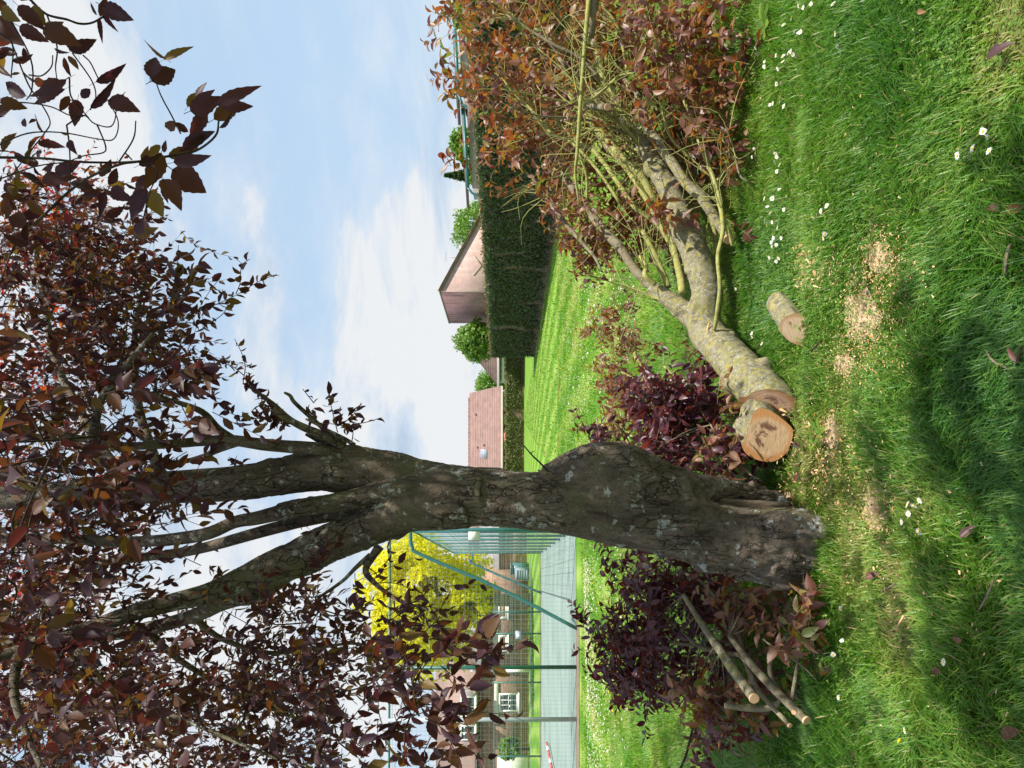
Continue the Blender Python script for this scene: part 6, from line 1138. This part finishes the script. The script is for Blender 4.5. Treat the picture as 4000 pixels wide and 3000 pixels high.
def stick(px, label, m='dead_wood', z=.05):
    a = Pz(px[0][0], px[0][1], z); th = thing('stick', label, 'stick', tuple(a)); b = MB(); b.tube([(*Pz(x, y, z + .015 * math.sin(i * 2)), q * np.linalg.norm(Pz(x, y, z)[:2]) / F) for i, (x, y, q) in enumerate(px)], 6, rough=.15, seed=len(px)); part('wood', b, G[m], th)
stick([(3945, 955, 7), (3930, 1020, 6.5), (3925, 1090, 5)], 'short grey stick in the grass at the bottom edge'); stick([(3850, 1365, 4), (3880, 1410, 5), (3940, 1440, 5), (4010, 1452, 5)], 'bent grey twig beside the purple leaf at bottom'); stick([(3990, 1350, 6), (3980, 1390, 7), (3965, 1440, 6)], 'thick dark stick end at the bottom edge', 'dark_twig_bark')
stick([(3880, 2265, 3), (3855, 2330, 4), (3820, 2390, 3)], 'thin pale stem standing in the foreground grass'); stick([(3450, 2310, 3), (3480, 2290, 3.5), (3510, 2270, 2)], 'thin pale straw on the yellowed grass'); stick([(3530, 2405, 4), (3510, 2440, 3.5), (3500, 2470, 2)], 'small orange splinter on the yellowed grass', 'cut_wood_small'); stick([(3170, 1370, 3), (3190, 1350, 4), (3205, 1335, 3)], 'little dark twig lying before the pale log', 'dark_twig_bark')
# low clover and small weeds between the blades
b = MB(); rr_ = np.random.default_rng(77); n_ = 0
while n_ < 5200:
    d_ = math.sqrt(rr_.uniform(2.1 ** 2, 6.5 ** 2)); x_ = rr_.uniform(-.52, .52) * d_
    if fbm(np.array([[x_ * 1.6, d_ * 1.6, 3.0]]), 3, 61)[0] < .50 + rr_.uniform(-.05, .12): continue
    z_ = rr_.uniform(.025, .075); a_ = rr_.uniform(0, 6.28); s_ = rr_.uniform(.005, .011); tl = rr_.normal(size=2) * .35
    for q in range(3):
        t_ = a_ + q * 2.1; u_ = np.array([math.cos(t_), math.sin(t_), tl[0]]); v_ = np.array([-math.sin(t_), math.cos(t_), tl[1]]); c_ = np.array([x_, d_, z_])
        b.add([c_, c_ + u_ * s_ * .6 - v_ * s_ * .5, c_ + u_ * s_ * 1.25 - v_ * s_ * .25, c_ + u_ * s_ * 1.25 + v_ * s_ * .25, c_ + u_ * s_ * .6 + v_ * s_ * .5], [np.arange(5)])
    n_ += 1
o = part('clover', b, G['fresh_leaf'], None, 'stuff'); o['label'] = 'small clover leaves growing low between the grass blades'
# weeds
def weed(x, y, n, size, label):
    p = Pz(x, y, 0); th = thing('weed', label, 'weed', tuple(p)); 
    for q in range(n):
        a = q * 2.4 + r.uniform(0, .4); d = nrm(np.array([math.cos(a), math.sin(a), .45])); s_ = size * r.uniform(.7, 1.1); b = MB(); sd = np.array([-math.sin(a), math.cos(a), 0]); V = []
        for t, w_ in ((0, .02), (.2, .12), (.4, .10), (.55, .2), (.72, .15), (.85, .16), (1, .01)): c = p + d * s_ * t + np.array([0, 0, .03 - .25 * s_ * t * t]); V += [c - sd * s_ * w_ + [0, 0, .02 * s_], c, c + sd * s_ * w_ + [0, 0, .02 * s_]]
        b.add(V, [np.array([(i * 3 + k_, i * 3 + k_ + 1, i * 3 + k_ + 4, i * 3 + k_ + 3) for i in range(6) for k_ in (0, 1)])]); part('weed_leaf', b, G['fresh_leaf'], th, shade=True)
weed(3010, 105, 8, .16, 'broad leaved dandelion rosette under the felled limb tip'); weed(3232, 1692, 5, .10, 'pale green dock leaves on the sawdust before the log'); weed(3205, 1735, 4, .07, 'small dark green weed beside the sawdust patch'); weed(3480, 1985, 4, .05, 'tiny weed on the bare patch before the trunk')
# chips and sawdust
b = MB(); n = 0
def chips(n, cx, cy, sx, sy, lo=.006, hi=.03, z=.02):
    for q in range(n):
        c = Pz(cx + r.normal() * sx, cy + r.normal() * sy, abs(r.normal()) * z + .008); a = r.uniform(0, 6.28); d = np.array([math.cos(a), math.sin(a), r.normal() * .35]); s_ = np.array([-math.sin(a), math.cos(a), r.normal() * .3]); L = r.uniform(lo, hi); w_ = L * r.uniform(.10, .32); t = np.array([0, 0, .0022])
        b.add([c - d * L * .5 - s_ * w_, c - d * L * .5 + s_ * w_, c + d * L * .5 + s_ * w_ * .6, c + d * L * .5 - s_ * w_ * .6, c + t], [np.array([(0, 1, 4), (1, 2, 4), (2, 3, 4), (3, 0, 4)])])
chips(1300, 3380, 1235, 95, 150, .003, .013); chips(600, 3440, 1010, 60, 65, .003, .013); chips(450, 3300, 1420, 75, 70, .003, .013); chips(400, 3250, 1690, 38, 50, .003, .012); chips(380, 3170, 1050, 35, 55); chips(400, 3420, 1980, 40, 70, .004, .015); chips(500, 3180, 1800, 110, 110, .005, .02, .05); chips(160, 3070, 1960, 14, 22); chips(160, 3400, 2180, 140, 160, .005, .016, .05); chips(110, 3500, 700, 250, 350, .005, .014, .04); chips(110, 3650, 2300, 180, 350, .005, .016, .05)
o = part('wood_chips', b, G['wood_chip'], None, 'stuff'); o['label'] = 'pale wood chips strewn over the grass by the sawn logs'
b = MB()
for cx, cy, sx, sy in ((3370, 1235, 75, 105), (3440, 1010, 50, 60), (3175, 1045, 45, 75), (3250, 1690, 40, 55), (3425, 1985, 55, 95), (3072, 1962, 16, 26), (3300, 1420, 40, 40)):
    V = []
    for q in range(26): a = q * 2 * math.pi / 26; k_ = .75 + .5 * r.uniform(); V.append(Pz(cx + math.cos(a) * sx * k_, cy + math.sin(a) * sy * k_, .006))
    c = Pz(cx, cy, .016); b.add(V + [c], [np.array([(i, (i + 1) % 26, 26) for i in range(26)])])
o = part('sawdust', b, G['sawdust'], None, 'stuff'); o['label'] = 'thin drifts of sawdust between the grass blades'
# saw chips caught on the trunk bark
